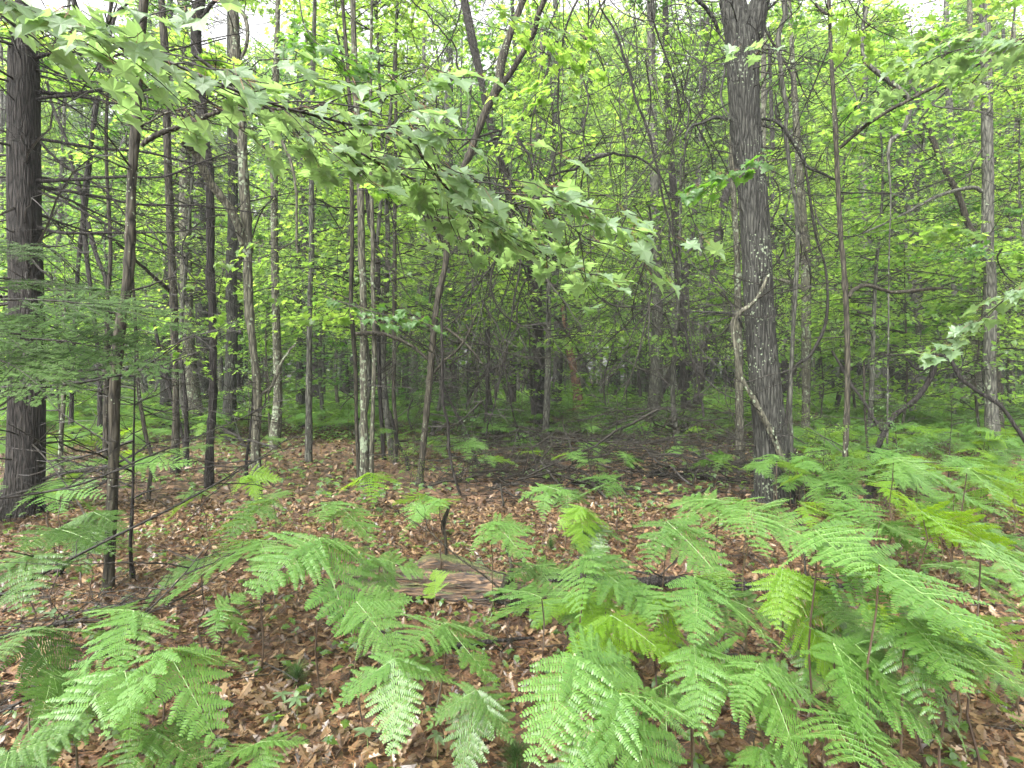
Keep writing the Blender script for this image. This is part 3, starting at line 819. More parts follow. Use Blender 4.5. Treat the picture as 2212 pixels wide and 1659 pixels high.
def tree_px(name, label, cat, pts, bark, sides=12, n=60, Y=None, ext=2.0, flare=1.35, twigs=(14, 0.3, 0.9), twig_down=0.0,
            amp=0.03, limbs=(), group=None, leanY=0.0, twigmat='twig', up=0.2, crown=None, twr=0.007):
    """pts run from top to base"""
    pts = list(pts)
    bu, bv, bw = pts[-1]
    g = ground_at(bu, bv)
    if Y is None: Y = g[1]
    base = at(bu, bv, Y); base[2] = float(gh(base[0], Y)) - 0.08
    P = []
    zs = []
    for (u, v, w) in pts[::-1]:
        p = at(u, v, Y); P.append([p[0], p[1], p[2], w / 2 * Y / FPX]); 
    P[0][0:3] = base
    P[0][3] *= flare
    P = np.array(P)
    if ext > 0:
        d = P[-1, :3] - P[-2, :3]; d /= np.linalg.norm(d); d[2] = max(d[2], 0.8)
        P = np.concatenate([P, [[*(P[-1, :3] + d * ext), P[-1, 3] * 0.72]]])
    P[:, 1] += leanY * (P[:, 2] - P[0, 2])
    sp = spline(P, n)
    path = sp[:, :3] - base
    path[:, :2] += wob(n, 0.02 * Y / 10, 2) * np.linspace(0, 1, n)[:, None] * 0.6
    thick = sp[:, 3].max() > 0.12
    rad = np.maximum(sp[:, 3], 0.003) * (1 + (0.003 if thick else 0.04) * R.normal(0, 1, n))
    # nodes and swellings
    for k in range(0 if thick else int(n / 12)):
        rad[int(R.integers(2, n - 2))] *= R.uniform(1.1, 1.25)
    t = thing(name, label, cat, tuple(base), 0, group)
    mb = MB()
    tube(mb, path, rad, sides, 0, ridge_bump(0.03) if sides > 35 else rough_bump(amp, 0.35) if amp else None)
    link('trunk', mb.mesh('trunk', M[bark], True), t)
    if twigs and twigs[0]:
        tb = MB()
        side_twigs(tb, path, rad, twigs[0], twigs[1], twigs[2], twig_down, twr, 0.7, up)
        link('twigs', tb.mesh('twigs', M[twigmat], False), t)['kind'] = 'stuff'
    for lb in limbs:
        lp = []
        for (u, v, w) in lb:
            p = at(u, v, Y); p[1] += leanY * (p[2] - base[2]); lp.append([*(p - base), w / 2 * Y / FPX])
        lp = np.array(lp)
        # depth wander so limbs are not all in one plane
        dd = [np.linalg.norm(path - lp[e, :3], axis=1).min() for e in (0, -1)]
        wn = R.normal(0, 0.5) * (0.3 if lp[:, 3].max() > 0.1 else 1)
        lp[:, 1] += np.linspace(0, wn, len(lp)) if dd[0] < dd[1] else np.linspace(wn, 0, len(lp))
        m = max(16, len(lp) * 6)
        q = spline(lp, m); q[:, :3] += wob(m, 0.02)
        lm = MB(); tube(lm, q[:, :3], np.maximum(q[:, 3], 0.003), 8, 0, rough_bump(0.03, 0.4))
        side_twigs(lm, q[:, :3], q[:, 3], 4 + int(len(lp)), 0.2, 0.7, 0.1, 0.005, -99, 0.3, 2)
        link('limb', lm.mesh('limb', M[bark], True), t)
    if crown is not None:
        CROWNS_WANTED.append((t, crown, path[-1]))
    return t
CROWNS_WANTED = []

def limb(tile, pts):
    return tr((tile, pts))

# the big black conifer on the left with many dead branches
A = tree_px('conifer', 'thick black-barked conifer with dead spreading branches at the left edge', 'tree',
    tr((1, [(135, 0, 100), (150, 400, 160), (155, 1300, 175)]), (4, [(172, 300, 180), (175, 900, 190), (165, 1400, 205), (140, 1580, 235), (125, 1690, 270)])),
    'bark_dark', 120, 200, ext=5, flare=1.25, twigs=(170, 0.7, 2.6), twig_down=0.12, amp=0.035, up=0.0, twr=0.010, crown='high',
    limbs=[limb(1, [(215, 380, 26), (420, 330, 20), (640, 365, 18), (850, 330, 14), (1080, 310, 10), (1330, 240, 8), (1560, 190, 6)]),
           limb(1, [(210, 600, 30), (400, 560, 24), (620, 500, 20), (800, 450, 14), (1000, 400, 8)]),
           limb(1, [(215, 640, 22), (480, 610, 20), (760, 665, 16), (1100, 720, 12), (1400, 800, 10), (1750, 830, 8)]),
           limb(1, [(225, 890, 22), (500, 925, 20), (830, 940, 16), (1080, 985, 12), (1330, 1030, 8)]),
           limb(1, [(235, 1170, 28), (500, 1185, 24), (800, 1190, 18), (1150, 1200, 14), (1400, 1140, 10), (1650, 1080, 8)]),
           limb(1, [(235, 1200, 24), (500, 1240, 20), (830, 1290, 16), (1250, 1285, 12), (1600, 1310, 8)]),
           limb(1, [(240, 1230, 18), (480, 1330, 16), (700, 1440, 14), (980, 1590, 10), (1250, 1700, 8)]),
           limb(1, [(240, 900, 18), (420, 1080, 16), (680, 1240, 14), (900, 1500, 10)]),
           limb(1, [(180, 1450, 24), (420, 1520, 20), (800, 1530, 16), (1150, 1530, 10), (1500, 1500, 6)]),
           limb(4, [(260, 800, 26), (430, 770, 20), (640, 730, 16), (760, 710, 10)]),
           limb(4, [(265, 930, 22), (400, 860, 20), (560, 780, 14), (760, 720, 10), (950, 600, 6)]),
           limb(4, [(265, 1450, 24), (400, 1400, 20), (620, 1385, 18), (850, 1300, 14), (1000, 1200, 8)]),
           limb(4, [(60, 1660, 26), (380, 1600, 22), (620, 1480, 18), (780, 1400, 12), (1000, 1330, 8)])])

tree_px('sapling', 'slim brown sapling with round pale lichen spots leaning right at upper left', 'tree',
    tr((1, [(935, 0, 52), (900, 400, 58), (882, 800, 58), (855, 1200, 56), (842, 1650, 62)]), (4, [(818, 260, 62), (770, 520, 62), (742, 900, 65), (740, 1200, 65), (725, 1650, 65)]),
       (7, [(705, 400, 66), (700, 560, 72)])), 'bark_brown', 20, 120, ext=2.5, twigs=(10, 0.3, 0.8), amp=0.02, crown='high',
    limbs=[limb(1, [(915, 945, 30), (1000, 870, 36), (1200, 800, 32), (1400, 718, 30), (1560, 705, 26), (1720, 697, 22), (1850, 690, 16), (2150, 640, 8)]),
           limb(1, [(905, 830, 14), (1050, 790, 12), (1250, 760, 10), (1500, 720, 6)])])
tree_px('sapling', 'straight dark sapling with mossy lower bark right of the spotted leaning sapling', 'tree',
    tr((1, [(1045, 0, 42), (1072, 400, 42), (1085, 1000, 44), (1110, 1600, 46)]), (4, [(1125, 300, 48), (1130, 500, 44), (1140, 900, 38), (1135, 1400, 44)])), 'bark_brown', 14, 80, twigs=(16, 0.3, 1.0),
    limbs=[limb(4, [(1015, 0, 14), (1060, 120, 20), (1100, 230, 26)])])
tree_px('sapling', 'knotty dark sapling with dead stubs, second right of the spotted sapling', 'tree',
    tr((1, [(1300, 0, 62), (1270, 200, 60), (1300, 600, 62), (1330, 900, 50), (1358, 1100, 52), (1365, 1600, 46)]), (4, [(1365, 150, 52), (1380, 400, 46), (1380, 900, 45), (1362, 1200, 48), (1355, 1480, 50)])),
    'bark_dark', 14, 80, twigs=(30, 0.3, 1.1), amp=0.06, crown='high',
    limbs=[limb(1, [(1240, 0, 10), (1300, 130, 30), (1360, 60, 26), (1450, -20, 20)])])
tree_px('sapling', 'leaning forked sapling with dark kinks and pale lichen streaks on its lower stem', 'tree',
    tr((1, [(1510, 0, 50), (1530, 400, 58), (1562, 800, 60), (1580, 1200, 60), (1600, 1500, 60)]), (4, [(1605, 0, 56), (1610, 300, 54), (1640, 600, 44), (1670, 900, 52), (1655, 1200, 52), (1665, 1450, 58), (1672, 1570, 62)])),
    'bark_lichen', 18, 100, twigs=(26, 0.3, 1.0), amp=0.06,
    limbs=[limb(1, [(1355, 1050, 34), (1400, 1080, 50), (1450, 1250, 52), (1560, 1430, 54), (1595, 1640, 50)]),
           limb(4, [(1670, 900, 26), (1740, 850, 22), (1780, 700, 18), (1860, 560, 14)]),
           limb(1, [(1500, 0, 22), (1590, 120, 26), (1600, 290, 22), (1530, 480, 18), (1640, 640, 24), (1760, 810, 24), (1850, 950, 22), (1920, 1150, 18), (1940, 1400, 16), (1945, 1650, 12)])])
tree_px('tree', 'ash grey straight trunk rising behind the leaning forked sapling', 'tree',
    tr((1, [(1500, 500, 56), (1505, 900, 60), (1510, 1400, 62)]), (4, [(1500, 100, 68), (1505, 500, 72), (1490, 900, 76), (1480, 1190, 88)])), 'bark_oak', 18, 60, twigs=(16, 0.5, 1.5), crown='high')
tree_px('sapling', 'slender dark sapling leaning slightly right with bare horizontal twigs', 'tree',
    tr((1, [(1800, 100, 32), (1785, 600, 44), (1772, 1000, 50), (1778, 1300, 46)]), (4, [(1780, 0, 48), (1792, 500, 52), (1800, 900, 56), (1775, 1250, 62)])), 'bark_lichen', 12, 70, twigs=(40, 0.4, 1.3), up=0.1)
tree_px('sapling', 'thin grey sapling with short dead twigs left of the lichen clump', 'tree',
    tr((1, [(2030, 500, 30), (2020, 1000, 32), (2020, 1600, 34)]), (4, [(2010, 200, 32), (2002, 700, 38), (2000, 1330, 38)])), 'bark_grey', 10, 60, twigs=(24, 0.3, 1.1))
tree_px('tree', 'dark trunk partly hidden behind the thin grey sapling', 'tree',
    tr((1, [(1960, 900, 40), (1970, 1500, 44)]), (4, [(2045, 300, 46), (2045, 700, 48), (2050, 1020, 54)])), 'bark_dark', 12, 50, twigs=(20, 0.4, 1.5))
# the lichen clump
clump = [('palest and thickest stem of the four-stemmed clump, streaked with grey-green lichen', [(2, [(75, 0, 36), (90, 500, 36), (120, 1000, 42), (132, 1650, 46)]), (5, [(142, 200, 42), (146, 700, 46), (148, 1100, 48), (150, 1480, 56)])], 'bark_lichen', 14),
         ('left stem of the four-stemmed lichen clump, thin and dark', [(2, [(10, 0, 22), (48, 500, 24), (65, 1000, 26), (70, 1600, 26)]), (5, [(65, 300, 27), (92, 700, 27), (100, 1100, 24), (118, 1450, 26)])], 'bark_brown', 10),
         ('thin right stem of the four-stemmed lichen clump, mottled pale green', [(2, [(200, 0, 18), (190, 600, 22), (195, 1200, 26), (205, 1650, 28)]), (5, [(202, 100, 28), (214, 600, 27), (202, 1100, 27), (188, 1480, 30)])], 'bark_lichen', 10),
         ('dark stem standing close behind the right of the four-stemmed lichen clump', [(2, [(110, 900, 18), (150, 1100, 26), (180, 1400, 28)]), (5, [(235, 0, 30), (236, 400, 30), (252, 900, 26), (280, 1330, 24)])], 'bark_dark', 10),
         ('slanting thin stem crossing behind the upper part of the lichen clump', [(2, [(365, 0, 18), (350, 300, 20), (330, 600, 22), (290, 1000, 25), (240, 1500, 25)]), (5, [(215, 300, 22), (205, 900, 20), (195, 1330, 22)])], 'bark_grey', 10)]
for lb, ch, bk, sd_ in clump:
    tree_px('sapling', lb, 'tree', tr(*ch), bk, sd_, 70, twigs=(18, 0.25, 0.9), amp=0.03, group='stems of the lichen clump')
tree_px('sapling', 'thin upright sapling two steps right of the lichen clump', 'tree',
    tr((2, [(350, 1100, 24), (345, 1600, 26)]), (5, [(345, 0, 28), (345, 500, 28), (340, 900, 25), (356, 1100, 25), (345, 1350, 28)])), 'bark_brown', 10, 60, twigs=(20, 0.2, 0.9))
tree_px('maple_tree', 'maple leaning right with two upper limbs spreading in a wide V', 'tree',
    tr((2, [(1180, 0, 40), (1050, 350, 52), (1010, 560, 56), (930, 730, 50), (830, 1000, 42), (710, 1300, 34)]), (5, [(680, 20, 38), (632, 250, 36), (602, 450, 42), (588, 650, 42), (555, 1000, 42), (520, 1350, 42), (500, 1480, 46)])),
    'bark_brown', 14, 90, twigs=(34, 0.3, 1.1), crown='high',
    limbs=[limb(2, [(1390, 0, 30), (1290, 180, 34), (1240, 300, 36), (1130, 470, 36), (1020, 580, 42)]),
           limb(2, [(540, 1250, 16), (545, 1340, 22), (590, 1450, 24), (680, 1600, 26)]),
           limb(5, [(460, 370, 14), (540, 440, 22), (610, 480, 30)]),
           limb(5, [(600, 760, 18), (660, 690, 16), (800, 570, 14), (900, 380, 10)]),
           limb(5, [(110, 512, 30), (200, 498, 28), (320, 520, 26), (470, 590, 22), (560, 670, 20)]),
           limb(5, [(650, 450, 12), (740, 520, 18), (830, 600, 16), (920, 700, 10)])])
tree_px('tree', 'stout pine with coarse ridged bark behind the two-limbed maple', 'tree',
    tr((2, [(700, 700, 55), (695, 1200, 60)]), (5, [(700, 100, 66), (705, 500, 80), (715, 900, 92), (722, 1060, 112)])), 'bark_oak', 24, 60, twigs=(20, 0.5, 1.6), amp=0.05, crown='high')
tree_px('maple_tree', 'dark curved tree in the middle, leaning left as it rises', 'tree',
    tr((2, [(800, 0, 50), (850, 250, 55), (905, 500, 46), (965, 800, 46), (1050, 1050, 58), (1110, 1350, 62), (1175, 1600, 64)]), (5, [(1225, 0, 72), (1262, 200, 76), (1275, 500, 72), (1290, 900, 84), (1300, 1180, 98)])),
    'bark_dark', 22, 100, twigs=(60, 0.6, 2.0), twig_down=0.3, amp=0.035, crown='high',
    limbs=[limb(2, [(1250, 920, 30), (1150, 920, 26), (1000, 960, 20), (850, 1010, 10)]),
           limb(5, [(1240, 735, 16), (1100, 700, 20), (960, 740, 20), (860, 850, 20), (810, 980, 16)]),
           limb(5, [(1320, 400, 16), (1380, 395, 18), (1500, 560, 14), (1600, 760, 10)]),
           limb(5, [(1320, 160, 20), (1400, 220, 18), (1440, 330, 14), (1450, 480, 10)]),
           limb(5, [(1300, 560, 30), (1275, 750, 36), (1250, 950, 40), (1225, 1190, 44)])])
tree_px('tree', 'pale grey trunk close behind the curved central tree', 'tree',
    tr((2, [(1205, 0, 24), (1232, 250, 50), (1262, 600, 62), (1265, 1000, 66), (1272, 1600, 66)]), (5, [(1310, 300, 62), (1320, 900, 60), (1322, 1040, 66)])), 'bark_grey', 16, 70, twigs=(16, 0.5, 1.6), crown='high',
    limbs=[limb(2, [(1300, 1160, 34), (1380, 1080, 36), (1520, 1035, 32), (1700, 1005, 26), (1860, 1020, 22), (1990, 1110, 18)])])
tree_px('snag', 'broken snag with peeled reddish wood right of the curved central tree', 'dead tree',
    tr((5, [(1430, 290, 26), (1462, 500, 40), (1490, 650, 46), (1530, 850, 56), (1542, 1050, 66)])), 'bark_red', 12, 40, ext=0, twigs=(8, 0.3, 0.9), amp=0.08)
tree_px('conifer', 'straight narrow conifer trunk with bare horizontal twigs behind the reddish snag', 'tree',
    tr((5, [(1550, 150, 40), (1552, 600, 42), (1562, 920, 48)])), 'bark_dark', 12, 50, ext=5, twigs=(90, 0.8, 2.2), up=0.05)
tree_px('conifer', 'thin conifer pole with comb-like twigs left of the leaning oak limb', 'tree',
    tr((5, [(1900, 150, 16), (1900, 600, 20), (1890, 990, 26)])), 'bark_dark', 10, 50, ext=5, twigs=(90, 0.8, 2.4), up=0.05)
tree_px('tree', 'dark leaning dead trunk propped against thin stems left of the big oak', 'dead tree',
    tr((5, [(2200, 640, 44), (2085, 850, 52), (1955, 1020, 56)])), 'bark_dark', 12, 30, ext=0, twigs=(8, 0.3, 1.0), amp=0.05)
tree_px('tree', 'crooked dark tree leaning right into the big oak, left of its trunk', 'tree',
    tr((3, [(330, 1150, 44), (280, 1270, 50), (235, 1550, 58)]), (6, [(210, 100, 56), (185, 300, 50), (150, 600, 56), (85, 1000, 58), (62, 1090, 62)])), 'bark_dark', 14, 50, ext=0.5, twigs=(26, 0.4, 1.5), amp=0.05,
    limbs=[limb(6, [(80, 150, 12), (160, 420, 14), (240, 640, 14), (330, 900, 12)])])
tree_px('sapling', 'pale mottled pole standing just left of the big oak', 'tree',
    tr((3, [(325, 700, 26), (322, 950, 32), (335, 1300, 36)]), (6, [(358, 0, 38), (360, 300, 44), (368, 800, 52), (372, 1100, 52), (375, 1370, 56)])), 'bark_lichen', 14, 70, twigs=(12, 0.3, 1.0))
# the big forked oak
oak = tree_px('oak_tree', 'big furrowed forked tree with lichen on its grey bark, right of centre', 'tree',
    tr((3, [(300, -150, 130), (322, 0, 152), (362, 180, 175), (388, 330, 200), (396, 600, 186), (415, 900, 184), (452, 1200, 176), (482, 1650, 180)]),
       (6, [(502, 400, 180), (540, 850, 190), (572, 1150, 205), (592, 1400, 235), (610, 1540, 290), (616, 1600, 360)])),
    'bark_oak', 150, 330, ext=3, flare=1.1, twigs=(46, 0.6, 2.0), amp=0.022, twig_down=0.2, crown='high',
    limbs=[limb(3, [(540, -420, 100), (505, -120, 112), (490, 0, 122), (462, 150, 130), (425, 330, 120)]),
           limb(3, [(640, -400, 26), (560, 0, 34), (540, 100, 40), (500, 260, 40)]),
           limb(3, [(245, 220, 20), (190, 130, 26), (110, 60, 24), (0, 30, 20), (-120, 60, 14)]),
           limb(3, [(310, 775, 20), (200, 785, 20), (100, 840, 18), (0, 900, 16), (-60, 1000, 12)]),
           limb(3, [(500, 765, 18), (590, 780, 22), (660, 840, 24), (740, 960, 24), (800, 1080, 20), (900, 1130, 18), (1000, 1180, 12)]),
           limb(6, [(395, 470, 12), (330, 400, 16), (200, 380, 14), (0, 370, 12)])])
tree_px('vine', 'knobbly grapevine climbing slantwise across the big oak trunk', 'vine',
    tr((6, [(560, 120, 18), (470, 290, 24), (335, 410, 30), (345, 600, 28), (390, 800, 26), (480, 960, 36), (600, 1200, 38), (690, 1420, 42), (850, 1640, 46)])), 'bark_lichen', 10, 70, Y=7.35, ext=0, twigs=(22, 0.2, 0.8), amp=0.05)
tree_px('tree', 'dark trunk half hidden behind the big oak, on its right', 'tree',
    tr((3, [(560, 1350, 40), (585, 1650, 46)]), (6, [(600, 0, 52), (630, 300, 50), (652, 600, 52), (680, 900, 60), (690, 1000, 66)])), 'bark_dark', 14, 50, twigs=(20, 0.5, 1.8))
tree_px('sapling', 'lichen dappled straight trunk between the big oak and the thin black sapling', 'tree',
    tr((3, [(695, 0, 20), (720, 500, 34), (760, 1100, 44), (785, 1500, 54)]), (6, [(800, 0, 60), (803, 500, 58), (800, 1000, 50), (795, 1220, 52)])), 'bark_lichen', 16, 70, twigs=(30, 0.3, 1.5),
    limbs=[limb(6, [(640, 100, 22), (720, 150, 26), (800, 210, 22)])])
tree_px('vine', 'hanging wavy grapevine right of the big oak', 'vine',
    tr((3, [(660, 0, 36), (668, 100, 34), (625, 220, 34), (632, 380, 30), (655, 600, 30), (680, 720, 28), (668, 850, 26), (690, 1050, 24), (712, 1180, 26), (738, 1350, 28), (745, 1640, 30)]), (6, [(700, 900, 26), (720, 1280, 26)])), 'bark_grey', 9, 90, Y=8.6, ext=1, twigs=(50, 0.3, 1.4), twig_down=0.6, twr=0.005)
tree_px('vine', 'looping vine hanging between the two stems right of the big oak', 'vine',
    tr((3, [(620, 0, 14), (520, 130, 16), (640, 370, 14), (700, 480, 14), (700, 620, 14), (600, 720, 16), (760, 1000, 18), (800, 1100, 18), (860, 1500, 16)]), (6, [(930, 100, 14), (930, 420, 20), (830, 640, 22), (700, 800, 18), (660, 1000, 14)])), 'twig', 7, 90, Y=9.2, ext=0, twigs=(44, 0.3, 1.2), twig_down=0.5, twr=0.005)
tree_px('sapling', 'thin black sapling standing alone right of the big oak, branches rising right', 'tree',
    tr((3, [(950, 0, 22), (965, 400, 25), (990, 800, 30), (1010, 1200, 27), (1030, 1600, 30)]), (6, [(1040, 0, 30), (1065, 400, 33), (1070, 900, 35), (1056, 1300, 34), (1050, 1640, 36)])), 'bark_brown', 14, 100, twigs=(12, 0.3, 0.9), crown='high',
    limbs=[limb(3, [(1015, 960, 22), (1080, 890, 22), (1200, 800, 22), (1450, 680, 22), (1640, 590, 20), (1900, 450, 16), (2210, 340, 12)]),
           limb(3, [(985, 460, 16), (1060, 360, 16), (1150, 220, 14), (1240, 100, 10)]),
           limb(6, [(1075, 270, 28), (1130, 215, 28), (1240, 180, 26), (1420, 215, 24), (1600, 200, 24), (1790, 190, 18)]),
           limb(3, [(940, 90, 20), (880, 0, 18)])])
tree_px('crooked_sapling', 'crooked black stem arching right with a knuckled joint near the right edge', 'tree',
    tr((6, [(1710, 650, 15), (1640, 700, 28), (1625, 760, 34), (1520, 920, 33), (1370, 1040, 34), (1290, 1180, 36), (1235, 1350, 37), (1200, 1560, 43)])), 'bark_dark', 14, 70, ext=0, twigs=(6, 0.2, 0.6), amp=0.04,
    limbs=[limb(6, [(1310, 640, 10), (1450, 640, 10), (1600, 640, 15), (1680, 680, 25), (1720, 790, 25), (1800, 870, 24), (1940, 970, 23), (2040, 1150, 24), (2110, 1300, 20), (2190, 1410, 15)]),
           limb(6, [(1500, 660, 12), (1550, 740, 20), (1630, 690, 28)]),
           limb(6, [(1400, 840, 6), (1520, 760, 10), (1600, 720, 18)]),
           limb(6, [(1650, 770, 14), (1740, 730, 12), (1930, 705, 8), (1970, 560, 6)]),
           limb(6, [(1140, 600, 14), (1180, 800, 17), (1230, 950, 18), (1290, 1130, 18)])])
tree_px('tree', 'hefty grey trunk far back, left of the arching crooked stem', 'tree',
    tr((3, [(1165, 700, 52), (1162, 1000, 54), (1178, 1300, 60), (1188, 1650, 58)]), (6, [(1215, 500, 60), (1245, 750, 64), (1262, 880, 70)])), 'bark_grey', 16, 60, Y=24, twigs=(20, 0.6, 2), crown='high')
tree_px('tree', 'broad dark trunk far back, above the knuckled joint, left of a pair', 'tree',
    tr((3, [(1390, 900, 66), (1400, 1300, 72)]), (6, [(1385, 0, 74), (1390, 300, 76), (1400, 860, 86)])), 'bark_dark', 16, 50, Y=27, twigs=(24, 0.8, 2.5), crown='high')
tree_px('tree', 'broad ridged trunk far back, above the knuckled joint, right of a pair', 'tree',
    tr((3, [(1500, 700, 60), (1498, 1100, 72), (1478, 1600, 86)]), (6, [(1495, 0, 72), (1520, 400, 76), (1535, 880, 86)])), 'bark_oak', 20, 60, Y=25, twigs=(20, 0.8, 2.5), crown='high')
tree_px('dead_limb', 'snaking dead limb hanging in the air at upper right, bent like an elbow', 'dead branch',
    tr((3, [(1215, 0, 20), (1170, 180, 22), (1180, 380, 26), (1280, 480, 32), (1360, 540, 34), (1470, 640, 28), (1482, 690, 26), (1430, 850, 30), (1340, 950, 22), (1352, 1300, 10), (1340, 1640, 9)]), (6, [(1335, 500, 10), (1330, 930, 10)])), 'bark_grey', 10, 80, Y=8.4, ext=1, twigs=(40, 0.3, 1.2), twig_down=0.2, twr=0.005)
tree_px('tree', 'lichen whitened trunk left of the right edge trunk', 'tree',
    tr((3, [(1870, 200, 32), (1885, 800, 40), (1878, 1300, 50)]), (6, [(1885, 0, 48), (1890, 400, 52), (1900, 700, 54), (1912, 1000, 62)])), 'bark_lichen', 14, 70, Y=19, twigs=(26, 0.5, 1.8), crown='high')
tree_px('tree', 'smooth grey trunk with lichen streaks near the right edge, running full height', 'tree',
    tr((3, [(1960, 0, 58), (1970, 400, 62), (1976, 800, 64), (1980, 1200, 66), (1975, 1650, 70)]), (6, [(1988, 0, 66), (1996, 400, 72), (1990, 700, 70), (2002, 1000, 74), (2020, 1340, 88)])), 'bark_grey', 22, 100, twigs=(14, 0.3, 1.2), amp=0.015, crown='high',
    limbs=[limb(3, [(1940, 1240, 26), (1880, 1220, 26), (1760, 1240, 24), (1600, 1290, 20), (1400, 1400, 16), (1130, 1530, 12)]),
           limb(3, [(2000, 0, 20), (1990, 200, 20), (1975, 330, 24)]),
           limb(3, [(1930, 1160, 10), (1925, 1050, 12), (1950, 960, 14)])])
tree_px('tree', 'leaning crooked branchy stem passing behind the right edge trunk', 'tree',
    tr((3, [(1555, 740, 26), (1630, 930, 34), (1690, 1080, 36), (1790, 1270, 36), (1850, 1450, 38), (1930, 1640, 36)]), (6, [(2010, 250, 36), (2040, 700, 40), (2060, 1100, 44)])), 'bark_brown', 12, 70, Y=13, ext=0, twigs=(50, 0.3, 1.3), amp=0.05)
tree_px('sapling', 'slim grey sapling at the extreme right edge', 'tree',
    tr((3, [(2160, 600, 20), (2175, 1300, 24)]), (6, [(2090, 330, 26), (2125, 700, 34), (2140, 1120, 42)])), 'bark_lichen', 10, 60, twigs=(26, 0.3, 1.4))
